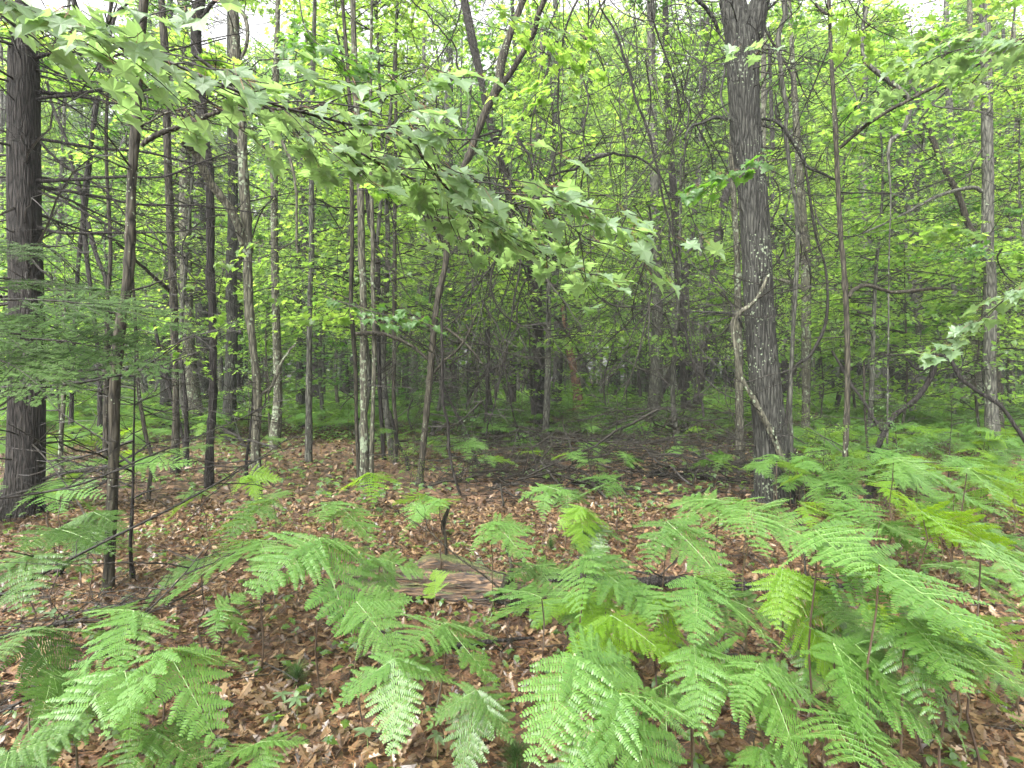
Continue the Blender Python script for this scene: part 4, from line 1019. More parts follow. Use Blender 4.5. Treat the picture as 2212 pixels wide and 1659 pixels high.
# left cluster of thin stems
for lb, ch, bk, w in [
    ('thin black stem in the V-shaped cluster behind the conifer branches, rightmost prong', [(1, [(700, 120, 22), (650, 350, 24), (605, 800, 26), (560, 1250, 28), (515, 1620, 26)]), (4, [(490, 300, 24), (470, 800, 24), (455, 1250, 26)])], 'bark_dark', 9),
    ('thin black stem in the V-shaped cluster behind the conifer branches, middle prong', [(1, [(840, 0, 18), (740, 120, 22), (660, 500, 24), (610, 800, 26), (545, 1300, 28), (560, 1640, 28)]), (4, [(585, 200, 26), (640, 700, 26), (650, 1280, 30)])], 'bark_dark', 9),
    ('thin black stem in the V-shaped cluster behind the conifer branches, left prong', [(1, [(300, 500, 14), (350, 700, 18), (430, 900, 20), (480, 1100, 22), (540, 1300, 24), (620, 1640, 26)]), (4, [(700, 200, 28), (720, 600, 28), (730, 1200, 30)])], 'bark_dark', 9),
    ('thin brown stem right of the V-shaped cluster, nearly upright', [(1, [(700, 560, 18), (690, 900, 20), (700, 1200, 22), (720, 1640, 24)]), (4, [(700, 300, 24), (690, 800, 34), (688, 1500, 36)])], 'bark_brown', 10),
    ('thin mottled pole between the black conifer and the spotted sapling', [(4, [(420, 300, 14), (410, 900, 26), (395, 1200, 28), (400, 1560, 28)])], 'bark_lichen', 8),
    ('wavy thin stem right of the spotted sapling, kinked at fern height', [(4, [(870, 300, 20), (895, 800, 24), (920, 1020, 26), (950, 1180, 26), (985, 1300, 26), (975, 1420, 24), (955, 1590, 24)])], 'bark_brown', 8),
    ('thin slanted stem crossing left of the straight dark sapling', [(4, [(1025, 560, 24), (1060, 720, 26), (1100, 880, 26), (1140, 1010, 24), (1190, 1200, 22), (1215, 1370, 22)])], 'bark_dark', 8),
    ('thin dark stem just right of the straight dark sapling', [(4, [(1150, 560, 20), (1180, 700, 24), (1205, 1000, 26), (1208, 1370, 30)])], 'bark_dark', 8),
    ('thin bare dark stem in the litter right of the spotted sapling', [(4, [(870, 900, 10), (862, 1400, 16)]), (7, [(855, 0, 20), (845, 250, 24), (872, 500, 30)])], 'bark_dark', 8),
    ('thin dark sapling with a curved foot left of the four-stemmed clump', [(4, [(1640, 900, 16), (1620, 1150, 18), (1600, 1300, 20), (1592, 1450, 22)])], 'bark_dark', 8),
    ('short crooked stem with a hooked arm beside the two-limbed maple', [(5, [(345, 1120, 22), (370, 1220, 22), (420, 1300, 22), (440, 1400, 22)])], 'bark_dark', 8),
    ('thin black stem bending down from the V right of the two-limbed maple', [(5, [(652, 460, 18), (656, 700, 20), (660, 950, 20), (690, 1080, 20), (700, 1270, 18), (740, 1450, 16), (790, 1560, 14)])], 'bark_dark', 8),
    ('dark slanted stem crossing low between maple and central tree', [(5, [(690, 900, 14), (750, 1020, 20), (830, 1180, 18), (890, 1370, 16)])], 'bark_dark', 8),
    ('pale whitish sapling behind, between the maple and the central tree', [(5, [(900, 550, 12), (880, 800, 18), (860, 1080, 24)])], 'bark_lichen', 8),
    ('pale curving sapling left of the central tree, bowed at the top', [(5, [(940, 650, 12), (1030, 780, 18), (1075, 900, 22), (1110, 1050, 24), (1130, 1100, 24)])], 'bark_lichen', 8),
    ('dark thin stem under the vine tangle left of the central tree', [(5, [(960, 500, 16), (950, 800, 22), (940, 1000, 20), (925, 1220, 18)])], 'bark_dark', 8),
    ('grey pole between the vine tangle and the central tree', [(5, [(1170, 300, 20), (1155, 600, 24), (1140, 970, 28)])], 'bark_grey', 8),
    ('pale pole of a close pair left of the leaning dead trunk', [(5, [(2000, 450, 22), (2015, 700, 26), (2030, 1050, 30)])], 'bark_lichen', 8),
    ('dark pole of a close pair left of the leaning dead trunk', [(5, [(2080, 450, 22), (2070, 750, 26), (2072, 1055, 30)])], 'bark_dark', 8),
    ('whitish slim trunk glimpsed between crooked tree and big oak', [(6, [(270, 300, 26), (320, 600, 32), (370, 850, 34), (400, 1000, 34)])], 'bark_grey', 8),
    ('thin dark pole in front of the far pair of broad trunks', [(6, [(1335, 480, 14), (1335, 960, 18)])], 'bark_dark', 7),
    ('thin stem with lichen left of the crooked arching one', [(6, [(1180, 820, 14), (1185, 1050, 14), (1205, 1300, 18), (1190, 1480, 20)])], 'bark_brown', 7),
    ('dark trunk right of the crooked stem, behind its leafy spray', [(6, [(1755, 500, 40), (1765, 880, 46)])], 'bark_dark', 12),
    ('dark slim trunk left of the ash grey trunk, blotched with lichen', [(1, [(1150, 1000, 70), (1160, 1400, 80)]), (4, [(1195, 200, 80), (1220, 700, 78), (1232, 1110, 86)])], 'bark_lichen', 14),
    ('dark lichen flecked trunk immediately left of the ash grey trunk', [(1, [(1270, 700, 60), (1290, 1300, 70)]), (4, [(1310, 200, 80), (1315, 600, 84), (1312, 1060, 92)])], 'bark_oak', 14),
    ('distant dark trunk immediately right of the ash grey trunk', [(4, [(1550, 300, 44), (1552, 700, 46), (1560, 1070, 56)])], 'bark_dark', 10),
    ('distant lichened trunk left of the dark hidden one', [(4, [(1935, 300, 40), (1942, 700, 48), (1952, 1110, 56)])], 'bark_oak', 10),
    ('distant trunk seen between the lichen clump and the upright sapling', [(5, [(20, 500, 30), (35, 980, 40)])], 'bark_oak', 10),
    ('distant dark trunk left of the two-limbed maple', [(5, [(420, 550, 34), (412, 980, 44)])], 'bark_dark', 10)]:
    tree_px('sapling' if w < 10 else 'tree', lb, 'tree', tr(*ch), bk, w, 60, twigs=(16, 0.25, 1.0), ext=0.3 if w < 9 and ch[0][0] > 3 else 2, amp=0.03)
# short brown stump far left
tree_px('stump', 'small broken reddish stump among the far ferns at left', 'stump', tr((4, [(520, 1010, 34), (528, 1090, 52)])), 'bark_red', 12, 12, ext=0, twigs=None, amp=0.12)
tree_px('stick', 'upright brown stick with a swollen joint rising from the mossy log', 'stick',
    tr((8, [(690, 0, 22), (668, 60, 34), (662, 110, 30), (680, 200, 20), (678, 330, 24)])), 'bark_brown', 8, 24, Y=4.55, ext=0.05, twigs=None)
tree_px('stick', 'forked leaning brown stick at the right part of the log', 'stick',
    tr((8, [(1080, 190, 30), (1075, 250, 22), (1100, 330, 20), (1120, 420, 24)])), 'bark_brown', 8, 24, Y=4.4, ext=0.05, twigs=None,
    limbs=[limb(8, [(1040, 300, 30), (1070, 360, 40), (1100, 410, 34)])])

# ------------------------------------------------------------------ fallen wood and vines
def fallen(label, a, b, r, bark='bark_dark', tw=10, name='fallen_branch', za=0.06, zb=0.06, bow=0.0, cat='branch', group=None):
    A_ = ground_at(*a); B_ = ground_at(*b)
    A_[2] = float(gh(A_[0], A_[1])) + za; B_[2] = float(gh(B_[0], B_[1])) + zb
    c = A_.copy(); t = thing(name, label, cat, tuple(c), 0, group)
    n = 22; s = np.linspace(0, 1, n)[:, None]
    L = np.linalg.norm(B_ - A_)
    p = (B_ - A_) * s + wob(n, L * 0.05) * [1, 1, .3] + np.array([0, 0, bow]) * np.sin(s * math.pi)
    mb = MB(); tube(mb, p, np.linspace(r, r * 0.4, n), 9, 0, rough_bump(0.04, 0.4))
    link('branch', mb.mesh('branch', M[bark], True), t)
    if tw:
        tb = MB(); side_twigs(tb, p, None, tw, min(0.25, L * 0.2), min(1.1, L * 0.5), 0.25, min(0.009, r * 0.4), -99, 0.25, 3)
        link('twigs', tb.mesh('twigs', M['twig'], False), t)['kind'] = 'stuff'
    return t
def g6(x, y): return (1474 + x / 3, 553 + y / 3)
def g5(x, y): return (737 + x / 3, 553 + y / 3)
def g8(x, y): return (737 + x / 3, 1106 + y / 3)
def g4(x, y): return (x / 3, 553 + y / 3)
fallen('thick wet black log lying behind the thin black sapling, right of the big oak', g6(700, 1500), g6(1290, 1540), 0.055, tw=3, name='fallen_log', cat='log')
fallen('thick black fallen bough at the foot of the big oak, on its left', g6(-200, 1460), g6(420, 1440), 0.05, tw=10)
fallen('long black fallen bough across the right side of the brushwood', g5(1500, 1500), g5(2210, 1440), 0.045, tw=16)
fallen('straight fallen bough with pale bark at the back of the brushwood', g5(1080, 1195), g5(2100, 1230), 0.04, tw=24)
fallen('upper fallen bough of the brushwood reaching the big oak', g5(1700, 1150), g6(300, 1130), 0.04, tw=24, za=0.2, zb=0.3)
fallen('orange-brown fallen log far behind the big oak', g6(180, 1180), g6(1050, 1200), 0.06, 'bark_red', tw=3, name='fallen_log', cat='log')
fallen('thin fallen branch running from the log towards lower right', g8(780, 560), g8(1320, 720), 0.016, tw=6)
fallen('mossy dark fallen bough behind the centre ferns, ending under the right ferns', g8(1300, 480), (1840, 1290), 0.05, tw=10)
fallen('thin dark branch lying left of the pointed isolated fern', g8(-60, 690), g8(420, 830), 0.013, tw=6)
fallen('dark branch lying in the litter below the log', g8(600, 870), g8(1250, 830), 0.02, tw=6)
fallen('dark broken root sticking out of the litter left of the lichen sapling foot', g4(380, 1480 + 660), g4(600, 2030), 0.03, tw=2, zb=0.16)
fallen('curved fallen branch between the straight saplings at left', g4(1390, 1210), g4(1640, 1400), 0.04, tw=5, za=0.35)
fallen('dark fallen pole behind the lichen clump', g5(100, 1240), g5(560, 1230), 0.03, tw=6)
fallen('leaning fallen pole slanting up to the left of the lichen clump', g5(-10, 1200), g5(160, 1010), 0.02, tw=4, zb=0.9)
fallen('grey fallen pole with a small rotten hummock in the back centre', g5(770, 1020), g5(1150, 1080), 0.07, 'bark_red', tw=8, name='fallen_log', cat='log')
fallen('dark twiggy branch lying below the tall right ferns', (1430, 1300), (1850, 1270), 0.02, tw=8)
fallen('orange dry stalk leaning over the litter at the bottom edge', g8(740, 1350), g8(550, 1640), 0.006, 'twig_brown', tw=0, za=0.2, name='dry_stalk', cat='stalk')
fallen('long tan dry stalk lying in front of the log', g8(180, 710), g8(640, 470), 0.006, 'twig_brown', tw=0, zb=0.12, name='dry_stalk', cat='stalk')

def brushwood():
    mb = MB()
    for k in range(360):
        u = R.uniform(1020, 1680); v = R.uniform(925, 1075) + abs(u - 1400) * 0.02
        g = ground_at(u, v); a = R.normal(0, 0.7) + (math.pi if R.random() < .5 else 0)
        L = R.uniform(0.8, 3.2); h = R.uniform(0, 1) ** 1.4 * 1.0 * (1 - abs(u - 1420) / 600)
        n = 9; s = np.linspace(-.5, .5, n)[:, None]
        p = s * L * np.array([math.cos(a), math.sin(a), R.normal(0.05, 0.18)]) + wob(n, L * 0.09) + [g[0], g[1], h + 0.05]
        p[:, 2] = np.maximum(p[:, 2], 0.02)
        r = R.choice([0.005, 0.008, 0.013, 0.022], p=[.35, .35, .2, .1])
        tube(mb, p, np.linspace(r, r * 0.3, n), 5)
        for q in range(3):
            j = int(R.integers(1, n - 1)); d = nrm(R.normal(0, 1, 3) * [1, 1, .8] + [0, 0, 0.3]); l2 = R.uniform(0.2, 0.7)
            tube(mb, p[j] + d * l2 * np.linspace(0, 1, 5)[:, None] + wob(5, l2 * .1) * np.linspace(0, 1, 5)[:, None], np.linspace(r * .5, r * .2, 5), 3, cap=False)
    tag(mb.obj('brushwood', M['twig']), 'low heap of bare wet black branches tangled between the central tree and the big oak', 'brushwood', None, 'stuff')
brushwood()

def tangle(label, u0, v0, u1, v1, Y0, Y1, n, lmin, lmax, r=0.005, swirl=0.9, down=-1.0, spread=0.5, material='twig', arch=None):
    """a hanging tangle of thin vines; arch is the limb it hangs from"""
    Ym = (Y0 + Y1) / 2
    c = at((u0 + u1) / 2, v0, Ym)
    r *= 1.3; n = int(n * 1.0)
    base = np.array([c[0], c[1], float(gh(c[0], c[1]))])
    t = thing('vine_tangle', label, 'vines', tuple(base))
    mb = MB()
    for k in range(n):
        Y = R.uniform(Y0, Y1)
        p0 = at(R.uniform(u0, u1), v0 + (v1 - v0) * R.uniform(0, 1) ** 1.4 * 0.75, Y) - base
        L = R.uniform(lmin, lmax)
        m = 16
        d = nrm(np.array([R.normal(0, spread), R.normal(0, spread), down * R.uniform(0.5, 1.0)]))
        P = [p0]
        turn = R.normal(0, swirl, 3) / m
        for q in range(m):
            turn = turn * 0.9 + R.normal(0, swirl * 0.45, 3) / math.sqrt(m) * 0.5
            d = nrm(d + np.cross(turn, d) + np.array([0, 0, -0.05]))
            P.append(P[-1] + d * L / m)
        P = np.array(P)
        low = P[:, 2] < 0.04; P[low, 2] = 0.04
        rr = r * R.choice([0.55, 0.8, 1.3, 2.2], p=[.4, .3, .22, .08])
        tube(mb, P, np.linspace(rr, rr * 0.5, m + 1), 4 if rr > r else 3, cap=False)
        for q in range(3):
            j = int(R.integers(2, m)); dd = nrm(R.normal(0, 0.7, 3) + (P[j] - P[j - 1]) * m / L); l2 = R.uniform(0.15, 0.6)
            tube(mb, P[j] + dd * l2 * np.linspace(0, 1, 5)[:, None] + wob(5, l2 * .15) * np.linspace(0, 1, 5)[:, None], np.linspace(rr * .6, rr * .3, 5), 3, cap=False)
    link('strands', mb.mesh('strands', M[material], False), t)['kind'] = 'stuff'
    if arch:
        lp = np.array([[*(at(u, v, Ym) - base), w / 2 * Ym / FPX] for u, v, w in arch])
        q = spline(lp, 40)
        m2 = MB(); tube(m2, q[:, :3] + wob(40, 0.12), q[:, 3] * 0.6, 8)
        link('vine_stem', m2.mesh('vine_stem', M['bark_dark'], True), t)
tangle('thick curtain of thin black vines hanging left of the curved central tree', 1000, 330, 1140, 950, 9.5, 11.5, 130, 1.2, 3.2, 0.006, arch=[(985, 330, 5), (1040, 300, 8), (1120, 300, 9), (1160, 420, 8), (1110, 700, 6), (1050, 940, 6)])
tangle('loose vine loops high between the two-limbed maple and the pale trunk', 900, -60, 1180, 500, 9, 12, 80, 1, 2.6, 0.005, arch=[(880, 0, 5), (960, 80, 6), (985, 160, 7), (1060, 260, 5)])
tangle('dense web of dead vines high left of the big oak', 1180, -60, 1420, 650, 9, 13, 150, 1.2, 3.4, 0.0055, arch=[(1180, 380, 8), (1270, 335, 11), (1350, 340, 9), (1420, 400, 7), (1460, 560, 6)])
tangle('vines looping beside and in front of the big oak, on its left', 1380, -40, 1580, 850, 8.5, 11, 130, 1.2, 3.4, 0.0055, arch=[(1290, 0, 6), (1330, 90, 9), (1365, 230, 9), (1400, 330, 9), (1440, 520, 8), (1480, 760, 9), (1520, 900, 10)])
tangle('tangle of bare vines right of the big oak at mid height', 1640, 60, 1800, 900, 8.5, 11, 80, 1, 2.8, 0.005)
tangle('low bramble of thin dead stems between central tree and big oak', 1250, 620, 1600, 900, 9, 14, 110, 1, 2.4, 0.006, spread=0.9)
tangle('thin bare vines strung between the saplings left of centre', 560, 200, 900, 900, 8.5, 13, 90, 1, 2.6, 0.005, spread=0.9)
tangle('thin bare twigs strung across the far right understorey', 1830, 100, 2200, 800, 9, 14, 70, 1, 2.6, 0.005, spread=1.1)
tangle('dead fine twigs strung across the left understorey behind the conifer', 90, 50, 560, 800, 8, 12, 100, 1, 2.6, 0.005, spread=1.2, down=-0.4)
tangle('mesh of bare twigs low between the lichen clump and the central tree', 850, 700, 1150, 930, 9, 13, 70, 0.8, 2.0, 0.006, spread=0.9)

# ------------------------------------------------------------------ crowns and background trees
def crown_mesh(kind, seed):
    """leaves in layered sprays round a vertical axis -> (leaf mesh, twig mesh, trunk mesh)"""
    global R
    keep = R; R = np.random.default_rng(seed)
    lf, tw, tk = MB(), MB(), MB()
    spec = {'sapling': (4.6, 0.022, 0.8, 1.3, 34, 46, 0.095, MAPLE), 'young': (9.5, 0.05, 2.1, 1.9, 66, 62, 0.105, MAPLE_FAR),
            'tall': (21.0, 0.13, 3.5, 2.8, 150, 72, 0.17, MAPLE_FAR), 'high': (7.0, 0.06, 1.0, 2.2, 46, 50, 0.12, MAPLE_FAR),
            'beech': (3.0, 0.018, 0.5, 1.1, 22, 26, 0.075, OVAL)}[kind]
    H, r0, z0, rad, nb, nl, ls_, tm = spec
    n = 24
    s = np.linspace(0, 1, n)
    P = np.stack([0 * s, 0 * s, s * H], -1) + sway(n, 0.02 * H) * [1, 1, 0]
    P[0, 2] = -0.1
    tube(tk, P, r0 * (1.25 * (1 - s) ** 0.8 + 0.08), 9, 0, rough_bump(0.03, 0.4))
    for b in range(nb):
        f = z0 / H + (1 - z0 / H) * ((b + R.random()) / nb)
        f = min(f, 0.995)
        c = P[min(n - 1, int(f * (n - 1)))]
        c = c * [1, 1, 0] + [0, 0, f * H]
        a = R.uniform(0, 6.28)
        prof = rad * (0.45 + 0.65 * math.sin(min(1, max(0.05, (1 - (f - z0 / H) / (1 - z0 / H)) * 1.1)) * math.pi * 0.62)) * R.uniform(0.55, 1.15)
        d = np.array([math.cos(a), math.sin(a), R.uniform(0.0, 0.5)])
        m = 8; t = np.linspace(0, 1, m)[:, None]
        bp = c + d * prof * t + np.array([0, 0, -0.22 * prof]) * t ** 2 + wob(m, prof * 0.09) * t
        br = 0.006 + 0.006 * prof * (2 if kind == 'tall' else 1)
        tube(tw, bp, np.linspace(br, br * .2, m), 4, cap=False)
        # flat spray of leaves round this branch
        k = max(6, int(nl * R.uniform(0.6, 1.3)))
        tt = R.uniform(0.25, 1.05, k)
        lat = R.normal(0, 0.24, k) * prof * (0.4 + tt * 0.8)
        sd = np.array([-d[1], d[0], 0])
        pos = c + d * (prof * tt)[:, None] + np.array([0, 0, -0.22 * prof]) * (tt ** 2)[:, None] + sd * lat[:, None] + R.normal(0, 0.055 * (1 if kind != 'tall' else 2.6), (k, 3))
        hd = a + np.arctan2(lat, prof * tt) * 1.3 + R.normal(0, 0.5, k)
        Mx = rotz(hd) @ roty(R.normal(0.32, 0.32, k)) @ rotx(R.normal(0, 0.34, k)) * (ls_ * R.uniform(0.6, 1.15, k))[:, None, None]
        lf.stamp(tm[0], tm[1], Mx, pos)
        for q in range(4 if kind != 'tall' else 3):
            j = int(R.integers(0, k)); i0 = int(R.integers(1, m - 2))
            tube(tw, np.stack([bp[i0], (bp[i0] + pos[j]) / 2 + R.normal(0, .02, 3), pos[j]]), [br * .45, br * .3, br * .15], 3, cap=False)
    if kind in ('young', 'tall'):
        side_twigs(tw, P, None, 26, 0.4, 1.6, 0.1, 0.008, 0.6, 0.2, 2)
    R = keep
    return lf, tw, tk

LM = {}
def tree_meshes(kind, i, lm='maple', bark='bark_brown'):
    key = (kind, i, lm, bark)
    if key not in LM:
        b = ('geo', kind, i)
        if b not in LM: LM[b] = crown_mesh(kind, 500 + i * 13 + len(kind))
        lf, tw, tk = LM[b]
        LM[key] = (lf.mesh('crown', M[lm], False), tw.mesh('branches', M['twig'], False), tk.mesh('trunk', M[bark], True))
    return LM[key]

def put_tree(kind, i, x, y, sc, label, group, lm='maple', bark='bark_brown', name='maple_tree', cat='tree', trunk=True, z=None):
    ml, mt, mk = tree_meshes(kind, i, lm, bark)
    t = thing(name, label, cat, (x, y, float(gh(x, y)) if z is None else z), R.uniform(0, 6.28), group)
    t.scale = (sc * R.uniform(0.9, 1.15), sc * R.uniform(0.9, 1.15), sc)
    link('crown', ml, t); link('branches', mt, t)['kind'] = 'stuff'
    if trunk: link('trunk', mk, t)
    return t

# crowns of the traced trees, above the picture
for kk, (t, kind, top) in enumerate(CROWNS_WANTED):
    if kk % 5 in (1, 2, 4): continue
    ml, mt, mk = tree_meshes('high', int(R.integers(3)))
    for me, nm in ((ml, 'crown'), (mt, 'branches')):
        o = link(nm, me, t, tuple(top + np.array([0, 0, -0.6]))); o.rotation_euler = (0, 0, R.uniform(0, 6.28))
        sc = 1.0 if top[2] > 7 else 0.9
        o.scale = (sc, sc, sc)

def free(x, y, pts, dmin):
    return all((x - a) ** 2 + (y - b) ** 2 > dmin ** 2 for a, b in pts)

SIGHT = [(940, 1290, 16), (1470, 1600, 21), (1390, 1440, 18), (470, 520, 15), (640, 700, 17), (1720, 1770, 14)]
def blocks(x, y):
    u = 1106 + FPX * x / y; w = 1.1 * FPX / y
    return any(a - w * .5 < u < b + w * .5 and y < Y for a, b, Y in SIGHT) and R.random() < 0.8
placed = []
# young understorey maples whose leaf layers fill the middle of the picture
def gaps(u):
    """how leafy the understorey is along the picture"""
    if 60 < u < 420: return 0.62
    if u < 60: return 0.6
    if 1380 < u < 1700: return 0.8
    return 1.0
cnt = 0; tries = 0
while cnt < 30 and tries < 4000:
    tries += 1
    x, y = sector(1, 11.5, 18, 0.84, 2); x, y = float(x[0]), float(y[0])
    u = 1106 + FPX * x / y
    if blocks(x, y): continue
    if R.random() > gaps(u) or not free(x, y, placed, 1.6): continue
    placed.append((x, y)); cnt += 1
    lm = 'maple' if R.random() < 0.75 else 'maple_dark'
    k = 'sapling' if R.random() < 0.6 else 'young'
    sz = 'small' if k == 'sapling' else 'slender'
    put_tree(k, int(R.integers(4)), x, y, R.uniform(0.8, 1.15), f'{sz} {"bright" if lm == "maple" else "deep"} green maple {"nearer" if y < 14 else "midway"} {where(x, y)}',
             f'{sz} understorey maples {where(x, y)}', lm, 'bark_brown' if k == 'sapling' else 'bark_grey', 'young_maple')
cnt = 0; tries = 0
while cnt < 56 and tries < 8000:
    tries += 1
    x, y = sector(1, 17, 38, 0.88); x, y = float(x[0]), float(y[0])
    if blocks(x, y) or not free(x, y, placed, 2.0): continue
    placed.append((x, y)); cnt += 1
    lm = 'maple' if R.random() < 0.8 else 'maple_dark'
    put_tree('young', int(R.integers(4)), x, y, R.uniform(0.85, 1.3), f'leafy {"yellow-green" if lm == "maple" else "dark green"} young maple {"midway" if y < 26 else "far back"} {where(x, y)}',
             f'leafy young maples {where(x, y)}', lm, ['bark_grey', 'bark_dark', 'bark_lichen'][int(R.integers(3))], 'young_maple')
cnt = 0; tries = 0
while cnt < 135 and tries < 12000:
    tries += 1
    x, y = sector(1, 40, 68, 0.95); x, y = float(x[0]), float(y[0])
    u = 1106 + FPX * x / y
    if 60 < u < 560 and R.random() < 0.5: continue
    if not free(x, y, placed, 2.1): continue
    placed.append((x, y)); cnt += 1
    lm = 'maple' if R.random() < 0.85 else 'maple_dark'
    put_tree('tall', int(R.integers(3)), x, y, R.uniform(1.1, 1.5), f'tall {"bright" if lm == "maple" else "dark"}-leaved tree {"in the rear" if y < 54 else "furthest back"} {where(x, y)}',
             f'tall forest trees {where(x, y)}', lm, ['bark_oak', 'bark_dark', 'bark_grey'][int(R.integers(3))], 'forest_tree')
# bare far trunks
cnt = 0
tk = {}
while cnt < 60:
    x, y = sector(1, 15, 42, 0.86); x, y = float(x[0]), float(y[0])
    if not free(x, y, placed, 1.0): continue
    placed.append((x, y)); cnt += 1
    i = cnt % 8
    bk = ['bark_dark', 'bark_grey', 'bark_oak', 'bark_lichen'][i % 4]
    if i not in tk:
        n = 26; s = np.linspace(0, 1, n)
        P = np.stack([0 * s, 0 * s, s * 17], -1) + sway(n, 0.14) * [1, 1, 0]; P[0] = (0, 0, -0.1)
        m = MB(); tube(m, P, 0.10 * (1.3 - s * 0.8) * (1 + 0.4 * np.exp(-s * 30)), 10, 0, rough_bump(0.04, 0.4))
        w_ = MB(); side_twigs(w_, P, None, 90, 0.5, 2.0, 0.1, 0.009, 0.8, 0.05, 3)
        tk[i] = (m.mesh('trunk', M[bk], True), w_.mesh('twigs', M['twig'], False))
    t = thing('bare_tree', f'bare {["black", "grey", "ridged", "lichened"][i % 4]} twiggy trunk {"midway" if y < 27 else "far back"} {where(x, y)}', 'tree', (x, y, float(gh(x, y))), R.uniform(0, 6.28), f'bare trunks {where(x, y)}')
    sc = R.uniform(0.6, 1.7); t.scale = (sc, sc, 1)
    t.rotation_euler = (R.normal(0, 0.03), R.normal(0, 0.05), R.uniform(0, 6.28))
    link('trunk', tk[i][0], t)
    w_ = link('twigs', tk[i][1], t); w_.scale = (1 / sc, 1 / sc, 1)
# far conifers with feathery dark green plates
def fir_mesh(seed):
    global R
    keep = R; R = np.random.default_rng(seed)
    lf, tw, tk_ = MB(), MB(), MB()
    H = 7.5
    tube(tk_, [(0, 0, -.1), (0.02, 0, 3), (0, 0.03, H)], [0.09, 0.06, 0.01], 9)
    for b in range(95):
        z = 0.5 + (H - 0.6) * (b + R.random()) / 95
        L = 1.7 * (1 - z / H) ** 0.7 * R.uniform(0.6, 1.1) + 0.1
        a = R.uniform(0, 6.28); d = np.array([math.cos(a), math.sin(a), 0.05]); sd = np.array([-d[1], d[0], 0])
        t = np.linspace(0, 1, 6)[:, None]
        bp = np.array([0, 0, z]) + d * L * t + np.array([0, 0, -0.25 * L]) * t ** 2
        tube(tw, bp, np.linspace(0.008, 0.002, 6), 3, cap=False)
        k = int(60 * L) + 10
        tt = R.uniform(0.2, 1, k); lat = R.uniform(-1, 1, k) * 0.42 * L * (1.1 - tt)
        pos = np.array([0, 0, z]) + d * (L * tt)[:, None] + np.array([0, 0, -0.25 * L]) * (tt ** 2)[:, None] + sd * lat[:, None]
        Mx = rotz(a + np.sign(lat) * 0.8 + R.normal(0, .2, k)) @ roty(R.normal(0.2, 0.2, k)) * R.uniform(0.09, 0.17, k)[:, None, None]
        lf.stamp([(0, 0, 0), (0.5, 0.13, -.03), (1, 0, -.08), (0.5, -0.13, -.03)], [(0, 1, 2, 3)], Mx, pos)
    R = keep
    return lf.mesh('crown', M['needle']), tw.mesh('branches', M['twig']), tk_.mesh('trunk', M['bark_dark'], True)
FM = [fir_mesh(3), fir_mesh(4)]
cnt = 0
for (u, y, sc) in [(880, 22, 0.62), (960, 26, 0.7), (1010, 18, 0.42), (1330, 24, 0.8), (1400, 28, 0.9), (700, 27, 0.7), (1980, 26, 1.0), (2120, 20, 0.9), (1250, 31, 1.0), (150, 24, 0.7), (1800, 34, 1.1), (560, 33, 1.0), (2230, 16, 0.8), (1600, 30, 0.8), (780, 34, 1)]:
    x = (u - 1106) * y / FPX
    t = thing('fir_tree', f'{"small" if sc < .75 else "larger"} dark green fir {"midway" if y < 27 else "far back"} {where(x, y)}', 'tree', (x, y, float(gh(x, y))), R.uniform(0, 6), 'distant firs')
    t.scale = (sc, sc, sc)
    for me, nm in zip(FM[cnt % 2], ('crown', 'branches', 'trunk')): link(nm, me, t)
    cnt += 1

# the wood going on behind everything
def far_woods():
    mb = MB()
    n = 210000
    x = R.uniform(-1, 1, n) * 90; y = R.uniform(58, 95, n)
    clump_ = np.sin(x * 0.9) * np.sin(y * 0.7 + x * .3) + np.sin(x * 0.31 + 1) * 0.8
    z = R.uniform(0, 1, n) ** 0.8 * (34 + 4 * np.sin(x * 0.23) + 3 * np.sin(x * .61))
    keep = (clump_ + np.sin(z * 1.1 + x) * 0.8 + R.normal(0, 0.6, n)) > -0.55
    u = 1106 + FPX * x / y
    keep &= ~((u > 60) & (u < 620) & (z > 14) & (R.random(n) < 0.75))
    x, y, z = x[keep], y[keep], z[keep]; n = len(x)
    Mx = leaf_frames(n, 0.4) * R.uniform(0.4, 0.95, n)[:, None, None]
    mb.stamp(MAPLE_FAR[0], MAPLE_FAR[1], Mx, np.stack([x, y, z], -1), 0)
    n = 50000
    x = R.uniform(-1, 1, n) * 75; y = R.uniform(42, 70, n); z = R.uniform(0, 1, n) ** 1.3 * 9
    keep = np.abs(x) < y * 1.05
    x, y, z = x[keep], y[keep], z[keep]; n = len(x)
    Mx = leaf_frames(n, 0.35) * R.uniform(0.2, 0.42, n)[:, None, None]
    mb.stamp(MAPLE_FAR[0], MAPLE_FAR[1], Mx, np.stack([x, y, z], -1), 0)
    for k in range(190):
        a, b = R.uniform(-80, 80), R.uniform(56, 92)
        tube(mb, [(a, b, -.2), (a + R.normal(0, .4), b, 12), (a + R.normal(0, .8), b, 25)], [R.uniform(.1, .3), .13, .04], 6, 1)
    tag(mb.obj('far_woods', [M['maple'], M['bark_dark']]), 'far-off leafy wood closing the view behind all trees', 'woods', None, 'stuff')
far_woods()

